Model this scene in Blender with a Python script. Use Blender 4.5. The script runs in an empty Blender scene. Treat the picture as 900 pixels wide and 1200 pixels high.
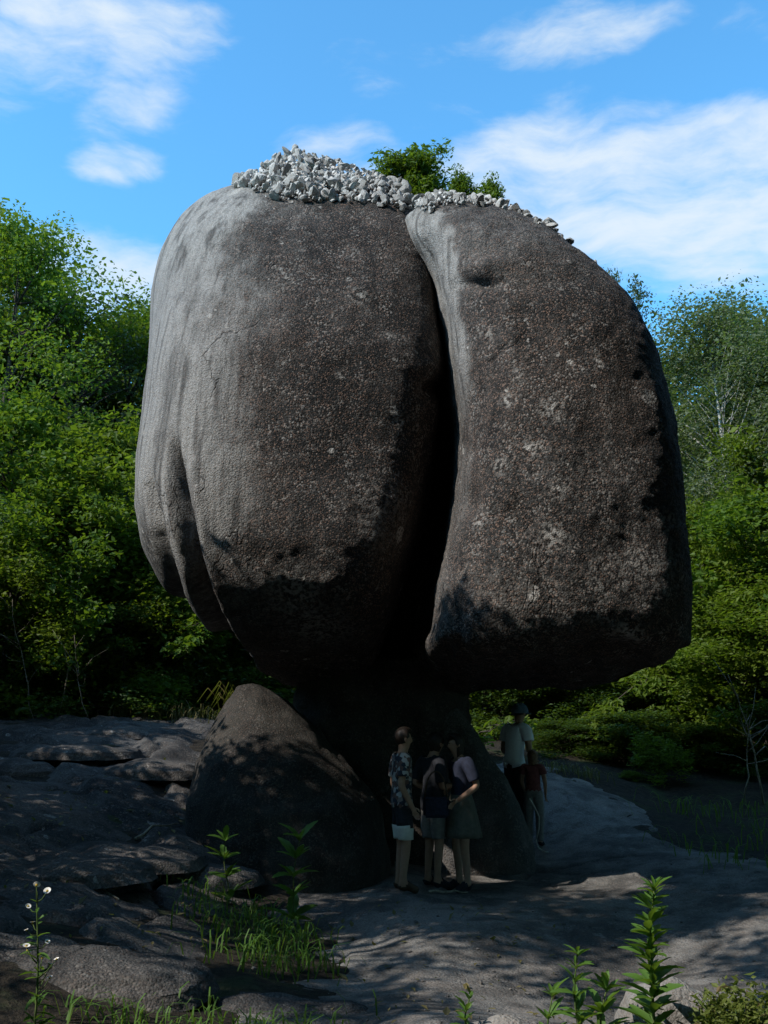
import bpy, bmesh, math, random
import numpy as np
from mathutils import Vector, Matrix
from mathutils.bvhtree import BVHTree

R = math.radians
S = bpy.context.scene
COL = S.collection
rnd = random.Random(7)
RS = np.random.RandomState(11)
DEBUG = False

# ------------------------------------------------------------------ camera, sky, sun
FPX = 1150.0                      # focal length in pixels of the 900 x 1200 photograph
PITCH = math.atan(260 / FPX)      # the lens looks up a little
CAMZ = 1.65
cam_d = bpy.data.cameras.new('camera')
cam_d.sensor_fit = 'VERTICAL'
cam_d.angle = 2 * math.atan(600 / FPX)
cam_d.clip_start = 0.05
cam_d.clip_end = 2000
cam = bpy.data.objects.new('camera', cam_d)
cam.location = (0, 0, CAMZ)
cam.rotation_euler = (R(90) + PITCH, 0, 0)
COL.objects.link(cam)
S.camera = cam

SUN_AZ, SUN_EL = R(-118), R(41)   # azimuth clockwise from +Y
SUN = Vector((math.sin(SUN_AZ) * math.cos(SUN_EL), math.cos(SUN_AZ) * math.cos(SUN_EL), math.sin(SUN_EL)))
sun_d = bpy.data.lights.new('sun', 'SUN')
sun_d.energy = 5.0
sun_d.angle = R(0.53)
sun_d.color = (1.0, 0.955, 0.885)
sun = bpy.data.objects.new('sun', sun_d)
sun.rotation_euler = (-SUN).to_track_quat('-Z', 'Y').to_euler()
sun.location = SUN * 60
COL.objects.link(sun)

S.view_settings.view_transform = 'Standard'
S.view_settings.look = 'None'
S.view_settings.exposure = 0.0
S.view_settings.gamma = 1.0
S.cycles.max_bounces = 5
S.cycles.diffuse_bounces = 1
S.cycles.glossy_bounces = 2
S.cycles.transmission_bounces = 3
S.cycles.transparent_max_bounces = 4

def azel(px, py):
    v = ray(px, py)
    return math.atan2(v[0], v[1]), math.asin(v[2])

def ray(px, py):
    u, w = (px - 450) / FPX, (600 - py) / FPX
    d = Vector((u, math.cos(PITCH) - w * math.sin(PITCH), math.sin(PITCH) + w * math.cos(PITCH)))
    return d.normalized()

def P(px, py, y):
    """point at real distance y seen at that place of the photograph"""
    d = ray(px, py)
    return Vector((0, 0, CAMZ)) + d * (y / d.y)

def proj(v):
    """numpy (N,3) world -> photograph pixels"""
    x, y, z = v[:, 0], v[:, 1], v[:, 2] - CAMZ
    f = y * math.cos(PITCH) + z * math.sin(PITCH)
    u = -y * math.sin(PITCH) + z * math.cos(PITCH)
    f = np.maximum(f, 1e-3)
    return 450 + FPX * x / f, 600 - FPX * u / f

# node shorthand
class NT:
    def __init__(s, tree): s.t = tree
    def n(s, typ, ins=None, **kw):
        nd = s.t.nodes.new(typ)
        for k, v in kw.items(): setattr(nd, k, v)
        for k, v in (ins or {}).items(): s.set(nd.inputs[k], v)
        return nd
    def set(s, sock, v):
        if isinstance(v, bpy.types.NodeSocket): s.t.links.new(v, sock)
        elif isinstance(v, bpy.types.Node): s.t.links.new(v.outputs[0], sock)
        elif isinstance(v, (tuple, list)):
            v = tuple(v)
            sock.default_value = v + (1,) if (sock.type == 'RGBA' and len(v) == 3) else v
        else: sock.default_value = v
    def m(s, op, a, b=0.0, c=0.0, clamp=False):
        nd = s.n('ShaderNodeMath', {0: a, 1: b, 2: c}, operation=op); nd.use_clamp = clamp
        return nd.outputs[0]
    def ss(s, v, a, b, lo=0.0, hi=1.0):
        nd = s.n('ShaderNodeMapRange', {0: v, 1: a, 2: b, 3: lo, 4: hi}, interpolation_type='SMOOTHSTEP')
        return nd.outputs[0]
    def mix(s, f, a, b, mode='MIX'):
        nd = s.n('ShaderNodeMix', data_type='RGBA', blend_type=mode)
        s.set(nd.inputs[0], f); s.set(nd.inputs[6], a); s.set(nd.inputs[7], b)
        return nd.outputs[2]
    def noise(s, vec, scale, detail=4.0, rough=0.55, dist=0.0):
        return s.n('ShaderNodeTexNoise', {'Vector': vec, 'Scale': scale, 'Detail': detail, 'Roughness': rough, 'Distortion': dist}).outputs[0]
    def map(s, vec, scale=(1, 1, 1), rot=(0, 0, 0), loc=(0, 0, 0)):
        return s.n('ShaderNodeMapping', {'Vector': vec, 'Scale': scale, 'Rotation': rot, 'Location': loc}).outputs[0]

world = bpy.data.worlds.new('World')
S.world = world
world.use_nodes = True
W = NT(world.node_tree)
bg = world.node_tree.nodes['Background']
SKY_STRENGTH = 0.15
sky = W.n('ShaderNodeTexSky', sky_type='NISHITA', sun_disc=False, sun_elevation=SUN_EL, sun_rotation=SUN_AZ,
          altitude=600, air_density=1.0, dust_density=0.3, ozone_density=1.6)
tc = W.n('ShaderNodeTexCoord')
gen = tc.outputs['Generated']
sep = W.n('ShaderNodeSeparateXYZ', {0: gen})
az = W.m('ARCTAN2', sep.outputs[0], sep.outputs[1])
el = W.m('ARCSINE', sep.outputs[2])
tint = W.mix(1.0, sky.outputs[0], (1.03, 2.15, 2.45), 'MULTIPLY')
ae = W.n('ShaderNodeCombineXYZ', {0: az, 1: el, 2: 0.0}).outputs[0]
warp = W.n('ShaderNodeTexNoise', {'Vector': ae, 'Scale': 7.0, 'Detail': 3.0})
ae2 = W.n('ShaderNodeVectorMath', {0: ae, 1: W.n('ShaderNodeVectorMath', {0: W.n('ShaderNodeVectorMath', {0: warp.outputs[1], 1: (0.5, 0.5, 0.5)}, operation='SUBTRACT'), 3: 0.055}, operation='SCALE')}, operation='ADD').outputs[0]
cn = W.noise(W.map(ae2, (3.2, 10, 1), (0, 0, R(-10))), 2.3, 9, 0.58)
cn2 = W.noise(W.map(ae2, (1.2, 5.0, 1), (0, 0, R(6)), (3.1, 1.7, 0)), 2.6, 8, 0.6)
def cloud_bank(px, py, sx, sy, slope, gain):
    a0, e0 = azel(px, py)
    da = W.m('SUBTRACT', az, a0)
    de = W.m('SUBTRACT', W.m('SUBTRACT', el, e0), W.m('MULTIPLY', da, slope))
    q = W.m('ADD', W.m('POWER', W.m('DIVIDE', da, sx / FPX), 2.0), W.m('POWER', W.m('DIVIDE', de, sy / FPX), 2.0))
    return W.m('MULTIPLY', W.ss(q, 0.0, 1.6, 1.0, 0.0), gain)
banks = [cloud_bank(860, 235, 400, 105, -0.18, 0.62), cloud_bank(640, 165, 190, 40, 0.02, 0.30), cloud_bank(60, 45, 260, 62, 0.18, 0.47),
         cloud_bank(155, 110, 75, 55, 0.5, 0.34), cloud_bank(640, 48, 170, 34, 0.03, 0.42), cloud_bank(135, 190, 60, 26, 0.1, 0.42),
         cloud_bank(130, 330, 170, 60, -0.1, 0.55), cloud_bank(420, 180, 130, 36, -0.1, 0.36)]
bank = banks[0]
for b in banks[1:]: bank = W.m('MAXIMUM', bank, b)
# the same thin cloud scattered over the rest of the sky
far = W.m('MULTIPLY', W.ss(W.m('ABSOLUTE', az), R(24), R(40)), W.ss(cn2, 0.40, 0.62, 0.0, 0.5))
bank = W.m('MAXIMUM', bank, far)
dens = W.ss(W.m('ADD', bank, W.m('MULTIPLY', W.m('SUBTRACT', cn, 0.5), 1.35)), 0.10, 0.80, 0.0, 0.93)
dens = W.m('MULTIPLY', dens, W.ss(el, R(-2), R(3)))
skycol = W.mix(dens, tint, tuple(c / SKY_STRENGTH for c in (0.80, 0.90, 0.99)))
W.set(bg.inputs[0], skycol)
bg.inputs[1].default_value = SKY_STRENGTH

# ------------------------------------------------------------------ mesh helpers
def new_mesh(name, V, F, mats=(), smooth=False, mi=None):
    """V (N,3); F array (M,k) or list of such arrays"""
    me = bpy.data.meshes.new(name)
    Fs = F if isinstance(F, list) else [F]
    Fs = [np.asarray(f, dtype=np.int32) for f in Fs if len(f)]
    V = np.asarray(V, dtype=np.float32)
    me.vertices.add(len(V)); me.vertices.foreach_set('co', V.ravel())
    tot = np.concatenate([np.full(len(f), f.shape[1], dtype=np.int32) for f in Fs])
    idx = np.concatenate([f.ravel() for f in Fs])
    me.loops.add(len(idx)); me.loops.foreach_set('vertex_index', idx)
    me.polygons.add(len(tot))
    me.polygons.foreach_set('loop_start', np.concatenate([[0], np.cumsum(tot)[:-1]]).astype(np.int32))
    if mi is not None: me.polygons.foreach_set('material_index', np.asarray(mi, dtype=np.int32))
    me.polygons.foreach_set('use_smooth', np.full(len(tot), smooth))
    me.update(calc_edges=True)
    for m in mats: me.materials.append(m)
    return me

def obj(name, me, parent=None, loc=None, rot=None, scale=None):
    o = bpy.data.objects.new(name, me)
    COL.objects.link(o)
    if parent: o.parent = parent
    if loc is not None: o.location = loc
    if rot is not None: o.rotation_euler = rot
    if scale is not None: o.scale = scale
    return o

def tag(o, label=None, cat=None, group=None, kind=None):
    if label: o['label'] = label
    if cat: o['category'] = cat
    if group: o['group'] = group
    if kind: o['kind'] = kind
    return o

def empty(name, loc, rotz=0.0):
    o = bpy.data.objects.new(name, None)
    COL.objects.link(o); o.location = loc; o.rotation_euler = (0, 0, rotz)
    o.empty_display_size = 0.2
    return o

def attr(me, name, vals):
    a = me.attributes.new(name, 'FLOAT', 'POINT')
    a.data.foreach_set('value', np.asarray(vals, dtype=np.float32))

def _hash(ix, iy, iz, seed):
    h = (ix.astype(np.uint32) * np.uint32(374761393) + iy.astype(np.uint32) * np.uint32(668265263)
         + iz.astype(np.uint32) * np.uint32(2147483647) + np.uint32(seed * 1274126177 % (2**32)))
    h = (h ^ (h >> np.uint32(13))) * np.uint32(1274126177)
    h = (h ^ (h >> np.uint32(16))) * np.uint32(2246822519)
    return h ^ (h >> np.uint32(15))
_G = np.array([(1,1,0),(-1,1,0),(1,-1,0),(-1,-1,0),(1,0,1),(-1,0,1),(1,0,-1),(-1,0,-1),(0,1,1),(0,-1,1),(0,1,-1),(0,-1,-1)], dtype=np.float64)
def pn(p, seed=0):
    p = np.asarray(p, dtype=np.float64)
    i = np.floor(p).astype(np.int64); f = p - i
    u = f * f * f * (f * (f * 6 - 15) + 10)
    out = 0
    with np.errstate(over='ignore'):
        for dx in (0, 1):
            for dy in (0, 1):
                for dz in (0, 1):
                    g = _G[_hash(i[:, 0] + dx, i[:, 1] + dy, i[:, 2] + dz, seed) % 12]
                    d = f - np.array((dx, dy, dz))
                    w = (u[:, 0] if dx else 1 - u[:, 0]) * (u[:, 1] if dy else 1 - u[:, 1]) * (u[:, 2] if dz else 1 - u[:, 2])
                    out = out + w * (g * d).sum(1)
    return out
def fbm(p, octaves=4, seed=0, gain=0.5):
    a, s, out = 1.0, 1.0, 0
    for k in range(octaves):
        out = out + a * pn(np.asarray(p) * s, seed + k); a *= gain; s *= 2.03
    return out
def sstep(x, a, b):
    t = np.clip((x - a) / (b - a), 0, 1)
    return t * t * (3 - 2 * t)

def vnormals(V, F):
    n = np.zeros_like(V)
    a, b, c, d = (V[F[:, k]] for k in range(4))
    fn = np.cross(c - a, d - b)
    for k in range(4): np.add.at(n, F[:, k], fn)
    return n / (np.linalg.norm(n, axis=1, keepdims=True) + 1e-9)

def tube(pts, radii, sides=6):
    """list of points -> verts, quads (end caps closed to a point ring)"""
    pts = np.asarray(pts, dtype=np.float64); n = len(pts)
    t = np.gradient(pts, axis=0); t /= np.linalg.norm(t, axis=1, keepdims=True) + 1e-9
    ref = np.array((0.0, 0, 1)) if abs(t[0, 2]) < 0.9 else np.array((1.0, 0, 0))
    V = []
    for k in range(n):
        u = np.cross(t[k], ref); u /= np.linalg.norm(u) + 1e-9
        w = np.cross(t[k], u); ref = np.cross(u, t[k])
        a = np.arange(sides) * 2 * math.pi / sides
        V.append(pts[k] + radii[k] * (np.outer(np.cos(a), u) + np.outer(np.sin(a), w)))
    V = np.concatenate(V)
    F = []
    for k in range(n - 1):
        for j in range(sides):
            F.append((k * sides + j, k * sides + (j + 1) % sides, (k + 1) * sides + (j + 1) % sides, (k + 1) * sides + j))
    if sides == 4:
        F.append((3, 2, 1, 0)); o = (n - 1) * 4; F.append((o, o + 1, o + 2, o + 3))
    elif sides == 6:
        F += [(3, 2, 1, 0), (5, 4, 3, 0)]; o = (n - 1) * 6; F += [(o, o + 1, o + 2, o + 3), (o, o + 3, o + 4, o + 5)]
    return V, np.array(F)

class MB:
    def __init__(s): s.V = []; s.F = []; s.n = 0
    def add(s, V, F):
        s.V.append(np.asarray(V, dtype=np.float64)); s.F.append(np.asarray(F) + s.n); s.n += len(V)
    def tube(s, pts, radii, sides=6):
        s.add(*tube(pts, radii, sides))
    def mesh(s, name, mats, smooth=True):
        by = {}
        for f in s.F: by.setdefault(f.shape[1], []).append(f)
        return new_mesh(name, np.concatenate(s.V), [np.concatenate(v) for v in by.values()], mats, smooth)

# ------------------------------------------------------------------ materials
def mat(name):
    m = bpy.data.materials.new(name); m.use_nodes = True
    t = NT(m.node_tree)
    b = m.node_tree.nodes['Principled BSDF']
    b.inputs['Roughness'].default_value = 0.9
    b.inputs['Specular IOR Level'].default_value = 0.25
    return m, t, b

def coords(t): return t.n('ShaderNodeTexCoord').outputs['Object']

def rock_mat(name, dark, mid, pale, lichen=1.0, streak=1.0, speck=1.0, pink=1.0, bump=1.0):
    """coarse granite: dark crust, crystal specks, lichen spots; 'bare' is where the crust has worn off"""
    m, t, b = mat(name)
    c = coords(t)
    big = t.noise(c, 0.9, 7, 0.6, 0.3)
    med = t.noise(t.map(c, (1, 1, 0.55)), 3.2, 6, 0.6)
    stk = t.noise(t.map(c, (7, 7, 0.45)), 1.0, 5, 0.6)
    f1 = t.ss(t.m('ADD', t.m('MULTIPLY', big, 0.6), t.m('MULTIPLY', med, 0.4)), 0.42, 0.58)
    col = t.mix(t.m('MULTIPLY', t.ss(t.noise(c, 0.7, 4), .45, .6), .35), t.mix(f1, dark, mid), t.mix(f1, dark, tuple(q * w for q, w in zip(mid, (1.25, .98, .8)))))
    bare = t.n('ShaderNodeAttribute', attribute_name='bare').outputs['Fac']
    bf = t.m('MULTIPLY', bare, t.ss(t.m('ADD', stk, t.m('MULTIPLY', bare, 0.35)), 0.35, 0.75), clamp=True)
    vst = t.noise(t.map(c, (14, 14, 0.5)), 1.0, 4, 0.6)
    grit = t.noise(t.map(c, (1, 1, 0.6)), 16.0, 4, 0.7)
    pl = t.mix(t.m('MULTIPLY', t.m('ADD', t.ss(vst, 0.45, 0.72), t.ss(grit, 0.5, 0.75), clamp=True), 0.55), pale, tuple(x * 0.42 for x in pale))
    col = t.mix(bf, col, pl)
    col = t.mix(t.m('MULTIPLY', t.ss(stk, 0.48, 0.68), 0.7 * streak), col, dark)
    stain_shade = t.n('ShaderNodeAttribute', attribute_name='stain_shade').outputs['Fac']  # water streaks, plus flute, crack and underside shade put into the colour
    col = t.mix(t.m('MULTIPLY', stain_shade, t.ss(t.noise(t.map(c, (9, 9, .35)), 1.3, 5), .3, .55)), col, (0.012, 0.011, 0.010))
    blot = t.m('MULTIPLY', t.ss(t.noise(t.map(c, (1, 1, .6)), 1.7, 5, 0.65, 0.6), 0.54, 0.64), t.m('MULTIPLY', t.m('SUBTRACT', 1.0, t.m('MULTIPLY', bf, 0.8)), 0.75 * streak))
    col = t.mix(blot, col, tuple(x * 0.7 for x in dark))
    grey = t.m('MULTIPLY', t.ss(t.noise(c, 2.4, 6, 0.7, 0.8), 0.58, 0.68), 0.35 * lichen)
    col = t.mix(grey, col, (0.17, 0.165, 0.15))
    fis = t.m('MULTIPLY', t.ss(t.m('ABSOLUTE', t.m('SUBTRACT', t.noise(t.map(c, (1, 1, .5), (.3, .2, 0)), 0.55, 6, 0.6, 0.4), 0.47)), 0.0, 0.006, 1.0, 0.0), t.ss(t.noise(c, 0.8, 2), 0.5, 0.6))
    col = t.mix(t.m('MULTIPLY', fis, 0.35), col, (0.012, 0.011, 0.010))
    # crystals
    v1 = t.n('ShaderNodeTexVoronoi', {'Vector': c, 'Scale': 58.0, 'Randomness': 1.0})
    v2 = t.n('ShaderNodeTexVoronoi', {'Vector': c, 'Scale': 105.0, 'Randomness': 1.0})
    r1 = t.n('ShaderNodeSeparateColor', {0: v1.outputs['Color']})
    r2 = t.n('ShaderNodeSeparateColor', {0: v2.outputs['Color']})
    damp = t.m('SUBTRACT', 1.0, t.m('MULTIPLY', bf, 0.6))
    dk = t.m('MULTIPLY', t.ss(r2.outputs[1], 0.55, 0.75), t.m('MULTIPLY', damp, 0.85 * speck))
    col = t.mix(dk, col, tuple(x * 0.45 for x in dark))
    lt = t.m('MULTIPLY', t.ss(r1.outputs[0], 0.74, 0.9), t.m('MULTIPLY', damp, 0.58 * speck))
    lt = t.m('MULTIPLY', lt, t.ss(t.noise(c, 5.0, 3), 0.38, 0.66))
    col = t.mix(lt, col, (0.34, 0.315, 0.285))
    pk = t.m('MULTIPLY', t.ss(r2.outputs[0], 0.80, 0.92), t.m('MULTIPLY', damp, 0.55 * pink))
    col = t.mix(pk, col, (0.30, 0.19, 0.14))
    # crusty pale lichen spots
    wv = t.n('ShaderNodeVectorMath', {0: c, 1: t.n('ShaderNodeVectorMath', {0: t.n('ShaderNodeTexNoise', {'Vector': c, 'Scale': 9.0, 'Detail': 3.0}).outputs[1], 3: 0.13}, operation='SCALE')}, operation='ADD').outputs[0]
    vl = t.n('ShaderNodeTexVoronoi', {'Vector': wv, 'Scale': 2.6})
    rl = t.n('ShaderNodeSeparateColor', {0: vl.outputs['Color']})
    size = t.m('MULTIPLY', t.m('POWER', rl.outputs[0], 2.0), 0.28)
    lm = t.m('MULTIPLY', t.ss(t.m('SUBTRACT', size, vl.outputs['Distance']), 0.0, 0.05), t.ss(rl.outputs[1], 0.25, 0.3))
    vl2 = t.n('ShaderNodeTexVoronoi', {'Vector': wv, 'Scale': 9.0})
    rl2 = t.n('ShaderNodeSeparateColor', {0: vl2.outputs['Color']})
    lm2 = t.m('MULTIPLY', t.ss(t.m('SUBTRACT', t.m('MULTIPLY', rl2.outputs[0], 0.3), vl2.outputs['Distance']), 0.0, 0.05), t.ss(rl2.outputs[1], 0.5, 0.55))
    lm2 = t.m('MULTIPLY', lm2, t.ss(t.noise(c, 1.3, 3), 0.45, 0.62))
    lmx = t.m('MULTIPLY', t.m('MAXIMUM', lm, lm2), t.ss(t.noise(c, 34.0, 3), 0.38, 0.56))
    extra = t.n('ShaderNodeAttribute', attribute_name='lichen').outputs['Fac']
    lmx = t.m('MAXIMUM', t.m('MULTIPLY', lmx, 0.95 * lichen), t.m('MULTIPLY', extra, t.ss(t.noise(c, 22.0, 4), 0.44, 0.6)))
    col = t.mix(lmx, col, (0.40, 0.375, 0.34))
    t.set(b.inputs['Base Color'], col)
    h1 = t.noise(c, 40.0, 5, 0.7)
    h2 = t.noise(t.map(c, (1, 1, 0.7)), 7.0, 4, 0.6)
    hh = t.m('ADD', t.m('MULTIPLY', h1, 0.5), t.m('ADD', t.m('MULTIPLY', h2, 0.6), t.m('MULTIPLY', v1.outputs['Distance'], -0.25)))
    hh = t.m('SUBTRACT', hh, t.m('MULTIPLY', fis, 0.35))
    bp = t.n('ShaderNodeBump', {'Strength': 0.9 * bump, 'Distance': 0.04, 'Height': hh})
    t.set(b.inputs['Normal'], bp)
    return m

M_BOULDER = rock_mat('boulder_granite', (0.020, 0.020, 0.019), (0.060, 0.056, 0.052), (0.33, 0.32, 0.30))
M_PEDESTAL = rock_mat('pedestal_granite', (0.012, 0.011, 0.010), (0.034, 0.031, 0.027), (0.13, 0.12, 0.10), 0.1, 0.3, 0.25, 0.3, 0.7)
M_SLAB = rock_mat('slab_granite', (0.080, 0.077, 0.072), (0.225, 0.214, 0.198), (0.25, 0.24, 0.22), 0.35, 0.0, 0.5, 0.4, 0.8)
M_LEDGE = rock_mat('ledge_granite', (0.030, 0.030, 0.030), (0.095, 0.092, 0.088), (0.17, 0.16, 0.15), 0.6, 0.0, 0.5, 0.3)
M_PALE_ROCK = rock_mat('pale_granite', (0.22, 0.20, 0.18), (0.38, 0.36, 0.33), (0.42, 0.40, 0.37), 0.5, 0.0, 0.4, 0.4)

def stone_mat():
    m, t, b = mat('heap_stone')
    c = coords(t)
    r = t.n('ShaderNodeObjectInfo').outputs['Random']
    base = t.mix(r, (0.27, 0.255, 0.235), (0.58, 0.56, 0.53))
    n = t.noise(c, 14.0, 5, 0.65)
    base = t.mix(t.ss(n, 0.55, 0.75), base, (0.15, 0.13, 0.11))
    t.set(b.inputs['Base Color'], base)
    t.set(b.inputs['Normal'], t.n('ShaderNodeBump', {'Strength': 0.6, 'Distance': 0.02, 'Height': t.noise(c, 30.0, 4)}))
    return m
M_STONE = stone_mat()

def soil_mat():
    m, t, b = mat('forest_soil')
    c = coords(t)
    n1 = t.noise(c, 1.6, 6, 0.6); n2 = t.noise(c, 14.0, 5, 0.7)
    col = t.mix(t.ss(n2, 0.35, 0.7), (0.012, 0.009, 0.006), (0.045, 0.034, 0.022))
    col = t.mix(t.m('MULTIPLY', t.ss(n1, 0.5, 0.66), 0.7), col, (0.035, 0.05, 0.016))
    t.set(b.inputs['Base Color'], col)
    t.set(b.inputs['Normal'], t.n('ShaderNodeBump', {'Strength': 0.9, 'Distance': 0.06, 'Height': n2}))
    return m
M_SOIL = soil_mat()

def leaf_mat(name, c1, c2, trans=0.35, tip=None):
    m, t, b = mat(name)
    g = t.n('ShaderNodeNewGeometry')
    oi = t.n('ShaderNodeObjectInfo').outputs['Random']
    n = t.noise(coords(t), 1.1, 3, 0.6)
    f = t.m('ADD', t.m('MULTIPLY', g.outputs['Random Per Island'], 0.45), t.m('ADD', t.m('MULTIPLY', oi, 0.40), t.ss(n, 0.35, 0.65, -0.15, 0.35)), clamp=True)
    col = t.mix(f, c1, c2)
    if tip: col = t.mix(t.ss(g.outputs['Random Per Island'], 0.93, 0.97), col, tip)
    t.set(b.inputs['Base Color'], col)
    b.inputs['Roughness'].default_value = 0.55
    b.inputs['Specular IOR Level'].default_value = 0.3
    tr = t.n('ShaderNodeBsdfTranslucent', {'Color': t.mix(0.6, col, (0.20, 0.30, 0.012))})
    mx = t.n('ShaderNodeMixShader', {0: trans, 1: b.outputs[0], 2: tr.outputs[0]})
    out = m.node_tree.nodes['Material Output']
    t.t.links.new(mx.outputs[0], out.inputs[0])
    return m
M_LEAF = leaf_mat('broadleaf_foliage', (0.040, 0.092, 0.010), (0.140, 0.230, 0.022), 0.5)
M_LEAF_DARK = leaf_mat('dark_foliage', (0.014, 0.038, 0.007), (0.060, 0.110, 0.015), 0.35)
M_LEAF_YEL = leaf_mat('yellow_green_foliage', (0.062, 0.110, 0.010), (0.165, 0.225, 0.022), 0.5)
M_LEAF_BIRCH = leaf_mat('birch_foliage', (0.075, 0.105, 0.050), (0.150, 0.180, 0.095), 0.4)
M_LEAF_BLUE = leaf_mat('grey_green_foliage', (0.030, 0.050, 0.024), (0.080, 0.105, 0.050), 0.25)
M_WEED = leaf_mat('weed_leaf', (0.065, 0.150, 0.022), (0.120, 0.225, 0.040), 0.42)
M_MOSS = leaf_mat('moss_foliage', (0.085, 0.115, 0.018), (0.165, 0.185, 0.040), 0.35, (0.20, 0.14, 0.07))
M_STRAW = leaf_mat('straw_blade', (0.10, 0.085, 0.03), (0.24, 0.19, 0.075), 0.3)
def bark_mat(name, a, b_, band=0.0):
    m, t, b = mat(name)
    c = coords(t)
    n = t.noise(t.map(c, (9, 9, 2.0)), 2.0, 5, 0.65)
    col = t.mix(t.ss(n, 0.35, 0.65), a, b_)
    if band: col = t.mix(t.ss(t.noise(t.map(c, (2, 2, 14)), 1.4, 4), 0.58, 0.66, 0, band), col, (0.03, 0.027, 0.025))
    t.set(b.inputs['Base Color'], col)
    t.set(b.inputs['Normal'], t.n('ShaderNodeBump', {'Strength': 0.5, 'Distance': 0.02, 'Height': n}))
    return m
M_BARK = bark_mat('brown_bark', (0.035, 0.028, 0.020), (0.11, 0.09, 0.07))
M_BIRCH = bark_mat('birch_bark', (0.40, 0.38, 0.34), (0.62, 0.60, 0.56), 0.9)
M_DEADWOOD = bark_mat('dead_wood', (0.17, 0.14, 0.10), (0.36, 0.31, 0.24))
M_STEM = bark_mat('green_stem', (0.05, 0.09, 0.02), (0.10, 0.13, 0.04))
def plain(name, col, rough=0.85, var=0.25, scale=30.0):
    m, t, b = mat(name)
    n = t.noise(coords(t), scale, 4)
    t.set(b.inputs['Base Color'], t.mix(t.ss(n, 0.3, 0.7), tuple(x * (1 - var) for x in col), tuple(min(1, x * (1 + var)) for x in col)))
    b.inputs['Roughness'].default_value = rough
    t.set(b.inputs['Normal'], t.n('ShaderNodeBump', {'Strength': 0.25, 'Distance': 0.004, 'Height': t.noise(coords(t), scale * 6, 3)}))
    return m
M_GRIT = plain('grit_stone', (0.13, 0.12, 0.11), 0.95, 0.4, 12)
M_SKIN = plain('skin', (0.33, 0.19, 0.125), 0.6, 0.08)
M_HAIR_DARK = plain('dark_hair', (0.022, 0.015, 0.011), 0.5, 0.4, 60)
M_HAIR_BROWN = plain('brown_hair', (0.13, 0.068, 0.036), 0.5, 0.4, 60)
M_WHITE_TEE = plain('white_cotton', (0.80, 0.82, 0.88), 0.9, 0.04)
M_CAP = plain('grey_cap', (0.11, 0.15, 0.19), 0.9, 0.12)
M_DARK_CLOTH = plain('dark_cloth', (0.020, 0.021, 0.026), 0.9, 0.25)
M_NAVY = plain('navy_cloth', (0.018, 0.022, 0.040), 0.9, 0.25)
M_GREY_CLOTH = plain('grey_cloth', (0.20, 0.19, 0.18), 0.9, 0.15)
M_OLIVE = plain('olive_grey_cloth', (0.10, 0.095, 0.075), 0.9, 0.15)
M_PALE_CLOTH = plain('pale_cloth', (0.52, 0.50, 0.44), 0.9, 0.08)
M_RED_CLOTH = plain('dull_red_cloth', (0.17, 0.055, 0.055), 0.9, 0.2)
M_LEATHER = plain('brown_leather', (0.06, 0.035, 0.02), 0.6, 0.2)
M_EYE = plain('eye', (0.05, 0.03, 0.02), 0.3, 0.1)
def patterned():
    m, t, b = mat('patterned_cloth')
    v = t.n('ShaderNodeTexVoronoi', {'Vector': coords(t), 'Scale': 26.0})
    r = t.n('ShaderNodeSeparateColor', {0: v.outputs['Color']})
    col = t.mix(t.ss(r.outputs[0], 0.5, 0.6), (0.03, 0.032, 0.045), (0.36, 0.34, 0.32))
    t.set(b.inputs['Base Color'], t.mix(t.ss(r.outputs[1], 0.7, 0.8), col, (0.12, 0.07, 0.06)))
    return m
M_PATTERN = patterned()
M_PETAL = plain('white_petal', (0.72, 0.70, 0.66), 0.7, 0.05)
M_FLOWER_EYE = plain('yellow_flower_centre', (0.45, 0.30, 0.05), 0.8, 0.1)

# ------------------------------------------------------------------ terrain
CT = np.array([
 (0.35,10.2,0),(-0.3,9.3,.04),(0,8,-.02),(0,6.2,0),(0,4,0),(0,2,0.0),(0,0,0.0),(1.0,8.5,-.02),(1.8,13,.16),(2.6,16,1.15),(3.0,14.5,.84),
 (3.3,13,.45),(3.4,11,.18),(2.2,8,-.24),(1.6,6,-.15),(3.6,8.5,.05),(3,7,.10),(4.5,8,.22),(4.2,15,.62),(6,16,.8),(6,11,.4),(1.3,4.45,.40),(1.9,4.4,.46),(.55,4.95,.22),(1.3,3.4,.42),
 (-5.5,17,1.9),(-3,17,1.85),(-4.7,12,1.25),(-2.9,9.2,.6),(-1.9,10.8,.6),(-1.7,6.5,.35),(-2.2,5.5,.5),(-3.5,6,.7),(-4,9,.95),(-1.8,13.5,1.25),
 (-.5,13,.5),(0.6,13,.25),(0,18,1.6),(3,20,1.5),(-5,22,2.0),(6,22,1.5),(10,16,1.0),(10,6,.4),(-9,8,1.3),(-9,16,2),(-8,2,.8),(8,0,.2),(0,-5,0),
 (-12,25,2),(12,25,1.5),(0,28,1.7),(-14,10,1.6),(15,10,1),(-12,-6,.5),(12,-6,.2)], dtype=np.float64)
def _tps(r2): return 0.5 * r2 * np.log(r2 + 1e-9)
_n = len(CT)
_K = _tps(((CT[:, None, :2] - CT[None, :, :2]) ** 2).sum(2)) + np.eye(_n) * 0.15
_Pm = np.c_[np.ones(_n), CT[:, :2]]
_w = np.linalg.solve(np.block([[_K, _Pm], [_Pm.T, np.zeros((3, 3))]]), np.r_[CT[:, 2], 0, 0, 0])
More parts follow.
